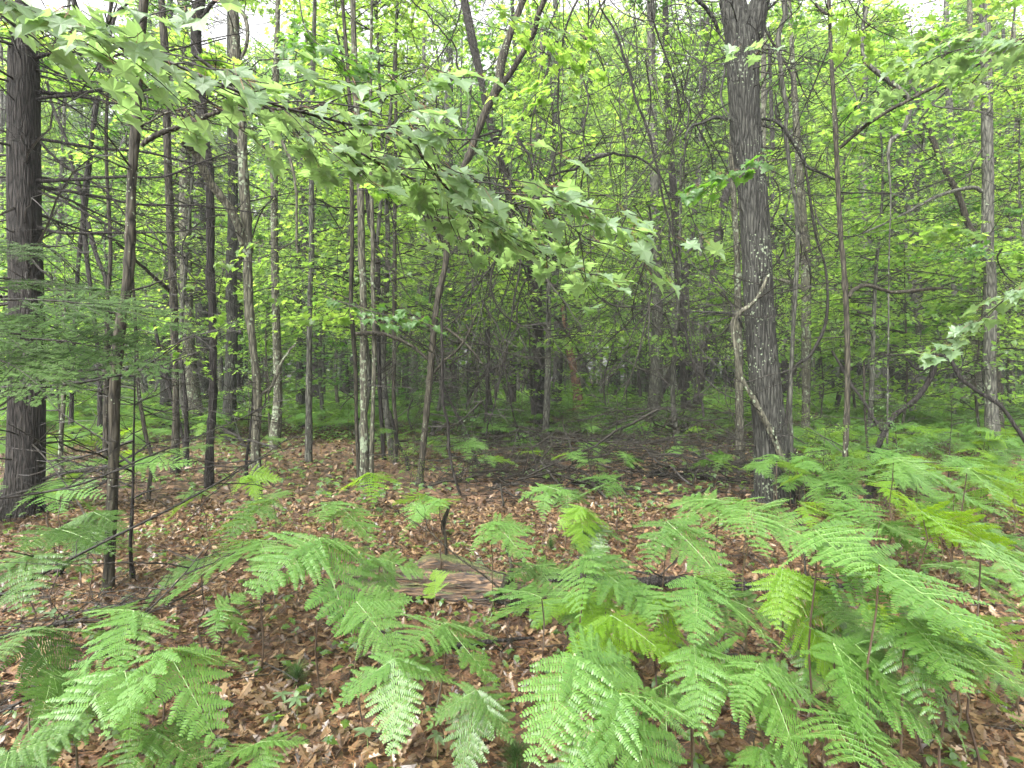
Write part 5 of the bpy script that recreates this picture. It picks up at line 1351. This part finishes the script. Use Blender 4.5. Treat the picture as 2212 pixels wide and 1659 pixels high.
# ------------------------------------------------------------------ near foliage: the maple bough across the upper left
def maple_bough(label, pts, Ys, leafn, size, sub, lm='maple_near', spread=0.22, asleaf=True, name='maple_bough', face=0.2):
    P = np.array([[*at(u, v, Y), r] for (u, v, r), Y in zip(pts, Ys)])
    n = 60
    q = spline(P, n)
    base = q[0, :3].copy(); q[:, :3] -= base
    t = thing(name, label, 'branch', tuple(base))
    mb = MB(); tube(mb, q[:, :3], q[:, 3], 7)
    tips = []
    for k in range(sub):
        i = int(4 + (n - 6) * (k + R.random() * .6) / sub)
        T = nrm(q[min(n - 1, i + 2), :3] - q[max(0, i - 2), :3])
        sd = nrm(np.cross(T, [0, 0, 1])) * (1 if k % 2 else -1)
        L = spread * R.uniform(0.5, 1.3)
        d = nrm(T * 0.9 + sd * 0.9 + np.array([0, 0, R.normal(0.05, 0.18)]))
        p = q[i, :3] + d * L * np.linspace(0, 1, 7)[:, None] + wob(7, L * .12) * np.linspace(0, 1, 7)[:, None] + np.array([0, 0, -0.12 * L]) * (np.linspace(0, 1, 7)[:, None] ** 2)
        tube(mb, p, np.linspace(0.0028, 0.001, 7), 4)
        tips.append((p, d))
    tips.append((q[-12:, :3], nrm(q[-1, :3] - q[-8, :3])))
    link('branch', mb.mesh('branch', M['twig'], True), t)
    if not asleaf:
        far = MB()
    lv = []
    for var in range(4):
        V = MAPLE[0].copy(); rg = np.random.default_rng(60 + var)
        V[:, 2] += rg.normal(0, 0.03, len(V)) - 0.25 * (V[:, 0] - 0.4) ** 2 + [0.12, -0.05, 0.2, 0][var] * np.abs(V[:, 1])
        V[:, 1] *= [1, .9, 1.05, .95][var]
        m = MB(); m.add(V, MAPLE[1]); tube(m, [(0, 0, 0), (-0.3, 0.02, 0.02), (-0.55, 0, 0.06)], [.012, .01, .012], 3, 1, cap=False)
        lv.append(m.mesh('leaf', [M[lm], M['twig_red']], False))
    for k in range(leafn):
        p, d = tips[int(R.integers(len(tips)))]
        j = R.uniform(0.2, 1) * (len(p) - 1); i = int(j)
        c = p[i] + (p[min(i + 1, len(p) - 1)] - p[i]) * (j - i)
        s = size * R.uniform(0.6, 1.15)
        hd = math.atan2(d[1], d[0]) + R.choice([-1, 1]) * R.uniform(0.0, 0.7)
        Rm = (rotx(face) if face else np.eye(3)) @ rotz(hd) @ roty(R.normal(0.5, 0.25)) @ rotx(R.normal(0, 0.35))
        off = Rm @ np.array([0.5 * s, 0, 0])
        o = link('leaf', lv[k % 4], t, tuple(c + off + [0, 0, R.normal(0, 0.012)]))
        o.rotation_euler = Matrix([[float(a) for a in row] for row in Rm]).to_euler()
        o.scale = (s, s, s)
    return t
maple_bough('long wet maple bough with pale shining leaves slanting down from the upper left', [(-260, -120, .007), (60, 20, .006), (330, 120, .005), (560, 215, .0045), (760, 270, .004), (880, 300, .0035), (960, 370, .003), (1080, 430, .0025), (1200, 470, .002), (1300, 540, .0015)],
            [1.7, 1.7, 1.75, 1.8, 1.9, 1.95, 2.0, 2.1, 2.2, 2.3], 295, 0.08, 52, spread=0.46)
maple_bough('second wet maple bough running below the long one between the forked sapling and the centre', [(420, 120, .006), (620, 260, .005), (820, 350, .004), (980, 440, .003), (1100, 520, .002)], [1.9, 2.0, 2.1, 2.2, 2.3], 190, 0.07, 28, spread=0.38)
maple_bough('lower twig of the wet maple bough with small leaves over the central tree', [(880, 300, .005), (1000, 440, .004), (1130, 520, .003), (1230, 580, .002), (1300, 600, .0015)], [1.95, 2.2, 2.5, 2.7, 2.8], 70, 0.075, 12, spread=0.2)
maple_bough('maple twig with large leaves entering at the top left corner', [(-120, -60, .006), (10, 40, .004), (60, 80, .002)], [1.6, 1.5, 1.45], 12, 0.10, 4, spread=0.15)
maple_bough('maple twig with three large leaves hanging from the top beside the conifer', [(140, -60, .006), (180, 60, .004), (240, 90, .002)], [1.6, 1.6, 1.6], 12, 0.10, 4, spread=0.15)
maple_bough('small maple spray in front of the big oak trunk at mid height', [(1700, 340, .005), (1620, 360, .004), (1560, 380, .003), (1500, 405, .002)], [4.4, 4.4, 4.4, 4.4], 60, 0.085, 10, spread=0.3, lm='maple_dark')
maple_bough('small maple spray in front of the big oak just below its fork', [(1700, 110, .005), (1640, 105, .004), (1590, 105, .002)], [4.6, 4.6, 4.6], 14, 0.09, 5, spread=0.2, lm='maple_near')
maple_bough('maple branch with pale leaves reaching in from the right edge at mid height', [(2300, 560, .008), (2180, 640, .006), (2080, 720, .004), (2010, 760, .003)], [4.6, 4.8, 5, 5.1], 60, 0.10, 12, spread=0.4, lm='maple_near')
maple_bough('maple branch with soft blurred leaves at the upper right edge', [(2330, 60, .008), (2200, 90, .006), (2060, 110, .004), (1960, 160, .003)], [3.6, 3.8, 4, 4.2], 90, 0.10, 14, spread=0.45, lm='maple_near')
maple_bough('maple branch with flat leaf layers left of the central tree', [(700, 640, .007), (760, 660, .006), (830, 680, .004), (900, 690, .003)], [6.5, 6.3, 6.2, 6.0], 90, 0.09, 14, spread=0.5, lm='maple_dark')
maple_bough('bright maple branch hanging between the knotty and the forked sapling', [(640, 520, .006), (560, 560, .005), (480, 590, .004), (380, 780, .002)], [7, 7, 7, 7.2], 90, 0.09, 14, spread=0.6, lm='maple')
maple_bough('bright maple leaves hanging above the middle of the picture', [(1020, -60, .006), (1080, 20, .005), (1160, 60, .004), (1260, 90, .002)], [5.6, 5.5, 5.4, 5.4], 110, 0.10, 16, spread=0.55, lm='maple')
maple_bough('bright maple leaves in front of the two limbs of the leaning maple', [(1240, 90, .006), (1200, 170, .005), (1150, 210, .004), (1120, 260, .002)], [7.2, 7, 7, 7], 90, 0.10, 12, spread=0.6, lm='maple')
maple_bough('dark maple leaves hanging at the top between the saplings', [(640, -60, .006), (660, 60, .005), (720, 120, .004), (800, 160, .002)], [5, 5, 4.8, 4.8], 110, 0.095, 14, spread=0.55, lm='maple_dark')
maple_bough('maple spray glowing at the top right above the elbow-shaped dead limb', [(1800, -60, .006), (1860, 40, .005), (1930, 80, .004), (2000, 100, .002)], [6, 6, 6, 6], 110, 0.10, 14, spread=0.6, lm='maple')
# boughs of leaves coming down from above the picture, joined leaves (too many and small to pick apart)
def leafy_bough(label, u, v, Y, L, n, az, size=0.095, lm='maple', droop=0.15, tm=MAPLE, wide=0.42):
    c = at(u, v, Y)
    t = thing('leafy_bough', label, 'branch', tuple(c), az, 'leafy boughs hanging into the picture')
    P = np.linspace(0, 1, 9)[:, None] * np.array([L, 0, 0.1]) + wob(9, L * .08) + np.array([0, 0, -droop * L]) * np.linspace(0, 1, 9)[:, None] ** 2
    tb = MB(); tube(tb, P, np.linspace(0.007, 0.002, 9), 5)
    lf = MB(); pos = []; hd = []
    for k in range(14):
        i = int(R.integers(1, 8)); sg = 1 if k % 2 else -1
        a = sg * R.uniform(0.5, 1.1); l = L * wide * R.uniform(.6, 1.2)
        d = np.array([math.cos(a), math.sin(a), R.normal(0, .15)])
        q = P[i] + d * l * np.linspace(0, 1, 5)[:, None] + np.array([0, 0, -0.15 * l]) * np.linspace(0, 1, 5)[:, None] ** 2
        tube(tb, q, np.linspace(0.003, 0.001, 5), 3, cap=False)
        m = n // 14; f = R.uniform(.15, 1.05, m)
        pos.append(q[0] + d * l * f[:, None] + R.normal(0, 0.05, (m, 3)) * [1, 1, .5]); hd.append(a + R.choice([-1, 1], m) * R.uniform(.1, 1.2, m))
    pos = np.concatenate(pos); hd = np.concatenate(hd); m = len(pos)
    Mx = rotz(hd) @ roty(R.normal(.35, .3, m)) @ rotx(R.normal(0, .35, m)) * (size * R.uniform(.6, 1.15, m))[:, None, None]
    lf.stamp(tm[0], tm[1], Mx, pos)
    link('branch', tb.mesh('branch', M['twig']), t)
    link('leaves', lf.mesh('leaves', M[lm]), t)['kind'] = 'stuff'
HI = ['left of the black conifer', 'over the black conifer branches', 'over the knotty saplings', 'over the forked sapling', 'over the lichen clump', 'over the leaning maple', 'above the central tree',
      'above the vine web', 'left of the oak fork', 'right of the oak fork', 'over the thin black sapling', 'over the elbow-shaped dead limb', 'at the upper right edge']
for k in range(160):
    u = R.uniform(-60, 2260); v = R.uniform(-60, 720) if k % 2 else R.uniform(-80, 230)
    if 80 < u < 440 and R.random() < 0.55: continue
    Y = R.uniform(9, 15) if R.random() < 0.8 else R.uniform(6, 9)
    if any(a - 90 < u < b + 20 and Y < D for a, b, D in SIGHT): Y = R.uniform(15, 21) + (3 if u > 1400 else 0)
    if 1560 < u < 1680 and Y < 10: Y = 12
    lm = 'maple' if R.random() < 0.75 else 'maple_dark'
    hi = HI[int(np.clip((u + 60) / 2320 * 13, 0, 12))]
    leafy_bough(f'{"bright" if lm == "maple" else "deep"} green leafy bough {"high" if v < 250 else "at mid height"} {hi}', u, v, Y, R.uniform(0.8, 1.7), int(R.uniform(90, 200)), R.uniform(0, 6.28), lm=lm, tm=MAPLE if Y < 9 else MAPLE_FAR)

# beech-like shoots low at the right
for k, (u, v, Y, sc, lb) in enumerate([(1940, 905, 7.6, 0.42, 'low oval-leaved shoot under the crooked arching stem'), (1780, 850, 7.0, 0.36, 'oval-leaved shoot just left of the thin black sapling'),
                                       (2050, 930, 8.4, 0.45, 'oval-leaved bush below the hanging arm of the crooked stem'), (1690, 960, 10, 0.4, 'oval-leaved shoot behind the big oak foot'),
                                       (1020, 940, 9, 0.32, 'small leafy shoot at the edge of the brushwood'), (885, 1040, 8.3, 0.25, 'pale yellow-green seedling between the ferns left of the leaning maple')]):
    p = at(u, v, Y)
    put_tree('beech', k % 3, p[0], Y, sc * 1.0, lb, None, 'maple' if k % 2 else 'maple_dark', 'bark_brown', 'leafy_shoot', 'shrub')

# ------------------------------------------------------------------ fir sprays at the left
def fir_bough_mesh(seed, L=0.85):
    rg = np.random.default_rng(seed)
    tw, nd = MB(), MB()
    def needles(p, dens, ln):
        seg = np.linalg.norm(p[-1] - p[0]); k = int(seg * dens * 1.15)
        s = rg.uniform(0, 1, k); idx = s * (len(p) - 1); i = np.minimum(idx.astype(int), len(p) - 2)
        c = p[i] + (p[i + 1] - p[i]) * (idx - i)[:, None]
        T = nrm(p[i + 1] - p[i]); sd = nrm(np.cross(T, [0, 0, 1.0])) * rg.choice([-1, 1], k)[:, None]
        d = nrm(sd * 1.0 + T * 0.45 + np.array([0, 0, 1]) * rg.normal(0.05, 0.16, (k, 1)))
        ny = nrm(np.cross([0, 0, 1.0], d)); nz = np.cross(d, ny)
        l = ln * rg.uniform(0.7, 1.1, k)
        Mx = np.stack([d * l[:, None], ny * 0.0042, nz * l[:, None]], -1)
        nd.stamp([(0, -.5, 0), (0, .5, 0), (.75, .4, 0), (1, 0, -.03), (.75, -.4, 0)], [(0, 4, 3, 2, 1)], Mx, c)
    t = np.linspace(0, 1, 12)
    main = np.stack([L * t, 0.05 * np.sin(t * 3), 0.06 * t - 0.16 * t * t], -1)
    tube(tw, main, np.linspace(0.006, 0.0015, 12), 5)
    needles(main[4:], 260, 0.02)
    for k in range(22):
        f = 0.12 + 0.86 * k / 22; i = int(f * 11)
        sg = 1 if k % 2 else -1
        l = L * 0.46 * (1.05 - f) * rg.uniform(0.8, 1.15) + 0.04
        a = sg * rg.uniform(0.75, 1.0)
        d = np.array([math.cos(a), math.sin(a), rg.normal(0, 0.06)])
        s = np.linspace(0, 1, 7)[:, None]
        p = main[i] + d * l * s + np.array([0, 0, -0.15 * l]) * s * s + np.array([0.1 * l, 0, 0]) * s * s
        tube(tw, p, np.linspace(0.003, 0.001, 7), 3)
        needles(p, 330, 0.021)
        for q in range(int(l / 0.055)):
            j = 1 + int(rg.integers(0, 5)); s2 = 1 if q % 2 else -1
            a2 = a + s2 * 0.8; l2 = (1 - j / 7) * l * 0.6 + 0.02
            d2 = np.array([math.cos(a2), math.sin(a2), rg.normal(-0.05, 0.08)])
            p2 = p[j] + d2 * l2 * np.linspace(0, 1, 4)[:, None]
            tube(tw, p2, [.0015, .0013, .001, .0008], 3, cap=False)
            needles(p2, 340, 0.02)
    return tw.mesh('branch', M['twig']), nd.mesh('needles', M['needle'])
FB = [fir_bough_mesh(21 + k) for k in range(4)]
def fir():
    Y = 3.1
    x0 = (-330 - 1106) * Y / FPX
    t = thing('fir_tree', 'young fir just outside the left edge sending flat grey-green needle sprays into the picture', 'tree', (x0, Y, float(gh(x0, Y))))
    mb = MB(); tube(mb, spline([(0, 0, -.1), (.02, .03, 1.5), (0, 0, 3.4)], 20), np.linspace(.05, .01, 20), 12, 0, rough_bump(.03, .4))
    link('trunk', mb.mesh('trunk', M['bark_brown'], True), t)
    # (tip pixel, distance, scale)
    for k, (u, v, Yt, sc, tilt) in enumerate([(430, 700, 3.0, 1.0, 4), (300, 650, 3.3, 1.0, 2), (385, 770, 2.9, 0.8, 10), (110, 800, 2.4, 0.8, 14), (250, 750, 3.4, 1.0, 6),
                                              (160, 590, 3.4, 0.9, -4), (60, 730, 2.6, 0.8, 6), (20, 570, 3.4, 0.9, -6), (210, 800, 3.2, .6, 14)]):
        tip = at(u, v, Yt)
        hz = math.atan2(tip[1] - Y - (0.15 if k % 2 else -0.4), tip[0] - x0)
        L = 0.85 * sc
        st = tip - np.array([math.cos(hz) * L, math.sin(hz) * L, -0.10 * sc])
        # limb from the trunk to the start of the spray
        org = np.array([x0, Y, min(3.2, st[2] + 0.15)])
        lm = MB(); tube(lm, spline([org - [x0, Y, 0], (org + st) / 2 - [x0, Y, -0.03], st - [x0, Y, 0]], 9), np.linspace(.010, .006, 9), 5)
        b = link('bough', lm.mesh('bough', M['twig']), t)
        roll = R.uniform(0.15, 0.6)
        for me, nm in zip(FB[k % 4], ('branch', 'needles')):
            o = link(nm, me, b, tuple(st - [x0, Y, float(gh(x0, Y))]))
            o.rotation_euler = (roll, math.radians(tilt), hz); o.scale = (sc, sc, sc)
            if nm == 'needles': o['kind'] = 'stuff'
    return t
fir()
# dead fir branches sweeping in low from the left
for lb, pts, Y in [('long bare dead branch sweeping up from the lower left edge past the spotted sapling', [(-80, 1330, 7), (120, 1220, 6), (330, 1110, 5), (480, 1020, 3), (560, 960, 2)], 3.3),
                   ('bare dead branch crossing the lower left litter towards the bright ferns', [(-60, 1570, 6), (120, 1480, 5), (260, 1340, 4), (330, 1240, 2)], 2.6),
                   ('thin bare dead branch lying level at the left edge above the dark ferns', [(-60, 1385, 8), (60, 1390, 7), (140, 1380, 5), (210, 1370, 3)], 2.7),
                   ('drooping bare dead branch at the left edge below the fir sprays', [(-60, 1085, 6), (120, 1060, 5), (260, 1000, 4), (420, 930, 3), (520, 880, 2)], 3.6),
                   ('bare dead branch fan rising from the left edge at mid height', [(-60, 840, 8), (110, 830, 6), (260, 790, 4), (380, 740, 3)], 3.8)]:
    P = np.array([[*at(u, v, Y), w / 2 * Y / FPX] for u, v, w in pts])
    q = spline(P, 30); b0 = q[0, :3].copy(); q[:, :3] -= b0
    q[:, 1] += np.linspace(0, .5, 30)
    t = thing('dead_branch', lb, 'dead branch', tuple(b0))
    mb = MB(); tube(mb, q[:, :3], np.maximum(q[:, 3], .002), 7)
    link('branch', mb.mesh('branch', M['twig'], True), t)
    tb = MB(); side_twigs(tb, q[:, :3], None, 26, 0.15, 0.6, 0.1, 0.003, -99, 0.15, 4)
    link('twigs', tb.mesh('twigs', M['twig']), t)['kind'] = 'stuff'

# ------------------------------------------------------------------ small herbs with whorls of leaves round the log
def whorl(u, v, h, size, nl, label, kind=OVAL, lm='maple_near'):
    r = ray(u, v); tt = (CAMH - h) / -r[2]; x, y = r[0] * tt, r[1] * tt
    t = thing('woodland_herb', label, 'herb', (x, y, float(gh(x, y))))
    mb = MB(); tube(mb, [(0, 0, -.01), (.004, 0, h * .5), (0, 0, h)], [.0015, .0012, .001], 4); link('stem', mb.mesh('stem', M['rachis']), t)
    m = MB(); m.add(kind[0] * [1, .8, 1], kind[1]); me = m.mesh('leaf', M[lm])
    a0 = R.uniform(0, 6)
    for k in range(nl):
        o = link('leaf', me, t, (0, 0, h)); s = size * R.uniform(.75, 1.1); o.scale = (s, s, s)
        o.rotation_euler = (R.normal(0, .15), R.normal(0.1, .15), a0 + k * 6.283 / nl)
for a in [(737 + 985 / 3, 1106 + 500 / 3, .14, .075, 6, 'whorled starry herb just in front of the log, left of two'), (737 + 1095 / 3, 1106 + 530 / 3, .12, .075, 6, 'whorled starry herb just in front of the log, right of two'),
          (737 + 895 / 3, 1106 + 320 / 3, .12, .06, 6, 'whorled herb standing on the top of the log'), (737 + 735 / 3, 1106 + 345 / 3, .1, .04, 5, 'little herb on the log beside the upright stick'),
          (737 + 1270 / 3, 1106 + 655 / 3, .1, .07, 6, 'pale whorled herb under the centre ferns'), (737 + 100 / 3, 1106 + 800 / 3, .1, .05, 6, 'narrow-leaved herb in the litter left below the log'),
          (737 + 165 / 3, 1106 + 1440 / 3, .12, .07, 6, 'long-leaved herb at the bottom left of the pointed isolated fern'), (737 + 620 / 3, 1106 + 1440 / 3, .12, .05, 7, 'small-leaved herb at the bottom right of the pointed isolated fern'),
          (610, 1500, .1, .055, 5, 'bright herb cluster in the open litter, left one'), (640, 1512, .12, .06, 6, 'bright herb cluster in the open litter, right one'),
          (115, 1345, .12, .07, 6, 'pale herb between the litter and the dark left ferns'), (1675, 1450, .14, .07, 5, 'glossy herb in the bare litter of the lower right'),
          (30 + 737 / 3, 1310, .1, .05, 5, 'small herb left of the pale crinkled fern')]:
    whorl(*a)
# labels that would be shared are told apart by place
by = {}
for o in S.objects:
    if o.parent is None and o.get('label') and o.get('group'):
        by.setdefault(o['label'], []).append(o)
ORD = ['leftmost', 'second from left', 'third from left', 'fourth from left', 'fifth from left', 'sixth from left', 'seventh from left', 'eighth from left', 'ninth from left', 'tenth from left', 'eleventh from left', 'twelfth from left', 'thirteenth from left']
for lb, os_ in by.items():
    if 1 < len(os_) <= 14:
        os_.sort(key=lambda o: o.location.x / o.location.y)
        for k, o in enumerate(os_):
            o['label'] = lb + ', ' + (ORD[k] if k < len(os_) - 1 else 'rightmost')
print('objects', len(bpy.data.objects), 'tris', sum(len(m.polygons) for m in bpy.data.meshes))

# pine seedlings: tufts of long thin needles
for u, v, h, lb in [(1115, 1610, .16, 'tufted pine seedling at the bottom edge below the central ferns'), (640, 1440, .08, 'small pine seedling in the litter left of the isolated fern'), (1190, 1150, .12, 'pine seedling in the litter behind the log'),
                    (1450, 1340, .12, 'pine seedling right of the hanging yellow-green combs'), (390, 1560, .1, 'pine seedling low between the ferns at lower left')]:
    r = ray(u, v); tt = (CAMH - h) / -r[2]; x, y = r[0] * tt, r[1] * tt
    t = thing('pine_seedling', lb, 'seedling', (x, y, float(gh(x, y))))
    mb = MB(); tube(mb, [(0, 0, -.01), (.005, 0, h * .5), (0, 0, h)], [.003, .0025, .001], 5); link('stem', mb.mesh('stem', M['twig_brown']), t)
    n = 260; a = R.uniform(0, 6.28, n)
    Mx = rotz(a) @ roty(R.normal(-0.5, 0.4, n)); Mx = Mx * np.stack([R.uniform(.05, .1, n), np.full(n, .0016), np.ones(n)], -1)[:, None, :]
    nb = MB(); nb.stamp([(0, -.5, 0), (0, .5, 0), (.5, .8, 0), (1, 0, 0), (.5, -.8, 0)], [(0, 4, 3, 2, 1)], Mx, np.stack([0 * a, 0 * a, h * R.uniform(.3, 1, n)], -1))
    link('needles', nb.mesh('needles', M['needle']), t)['kind'] = 'stuff'

# humid air between the trunks
hz = MB()
hz.add([(-130, -20, -1.2), (130, -20, -1.2), (130, 170, -1.2), (-130, 170, -1.2), (-130, -20, 46), (130, -20, 46), (130, 170, 46), (-130, 170, 46)],
       [(0, 3, 2, 1), (4, 5, 6, 7), (0, 1, 5, 4), (1, 2, 6, 5), (2, 3, 7, 6), (3, 0, 4, 7)])
hm = bpy.data.materials.new('humid_air'); hm.use_nodes = True; hm.node_tree.nodes.clear()
pv = hm.node_tree.nodes.new('ShaderNodeVolumePrincipled'); pv.inputs['Color'].default_value = (0.93, 0.97, 0.95, 1); pv.inputs['Density'].default_value = HAZE
ho = hm.node_tree.nodes.new('ShaderNodeOutputMaterial'); hm.node_tree.links.new(pv.outputs[0], ho.inputs['Volume'])
tag(hz.obj('haze', hm), 'faint humid haze among the far trees', None, None, 'stuff')
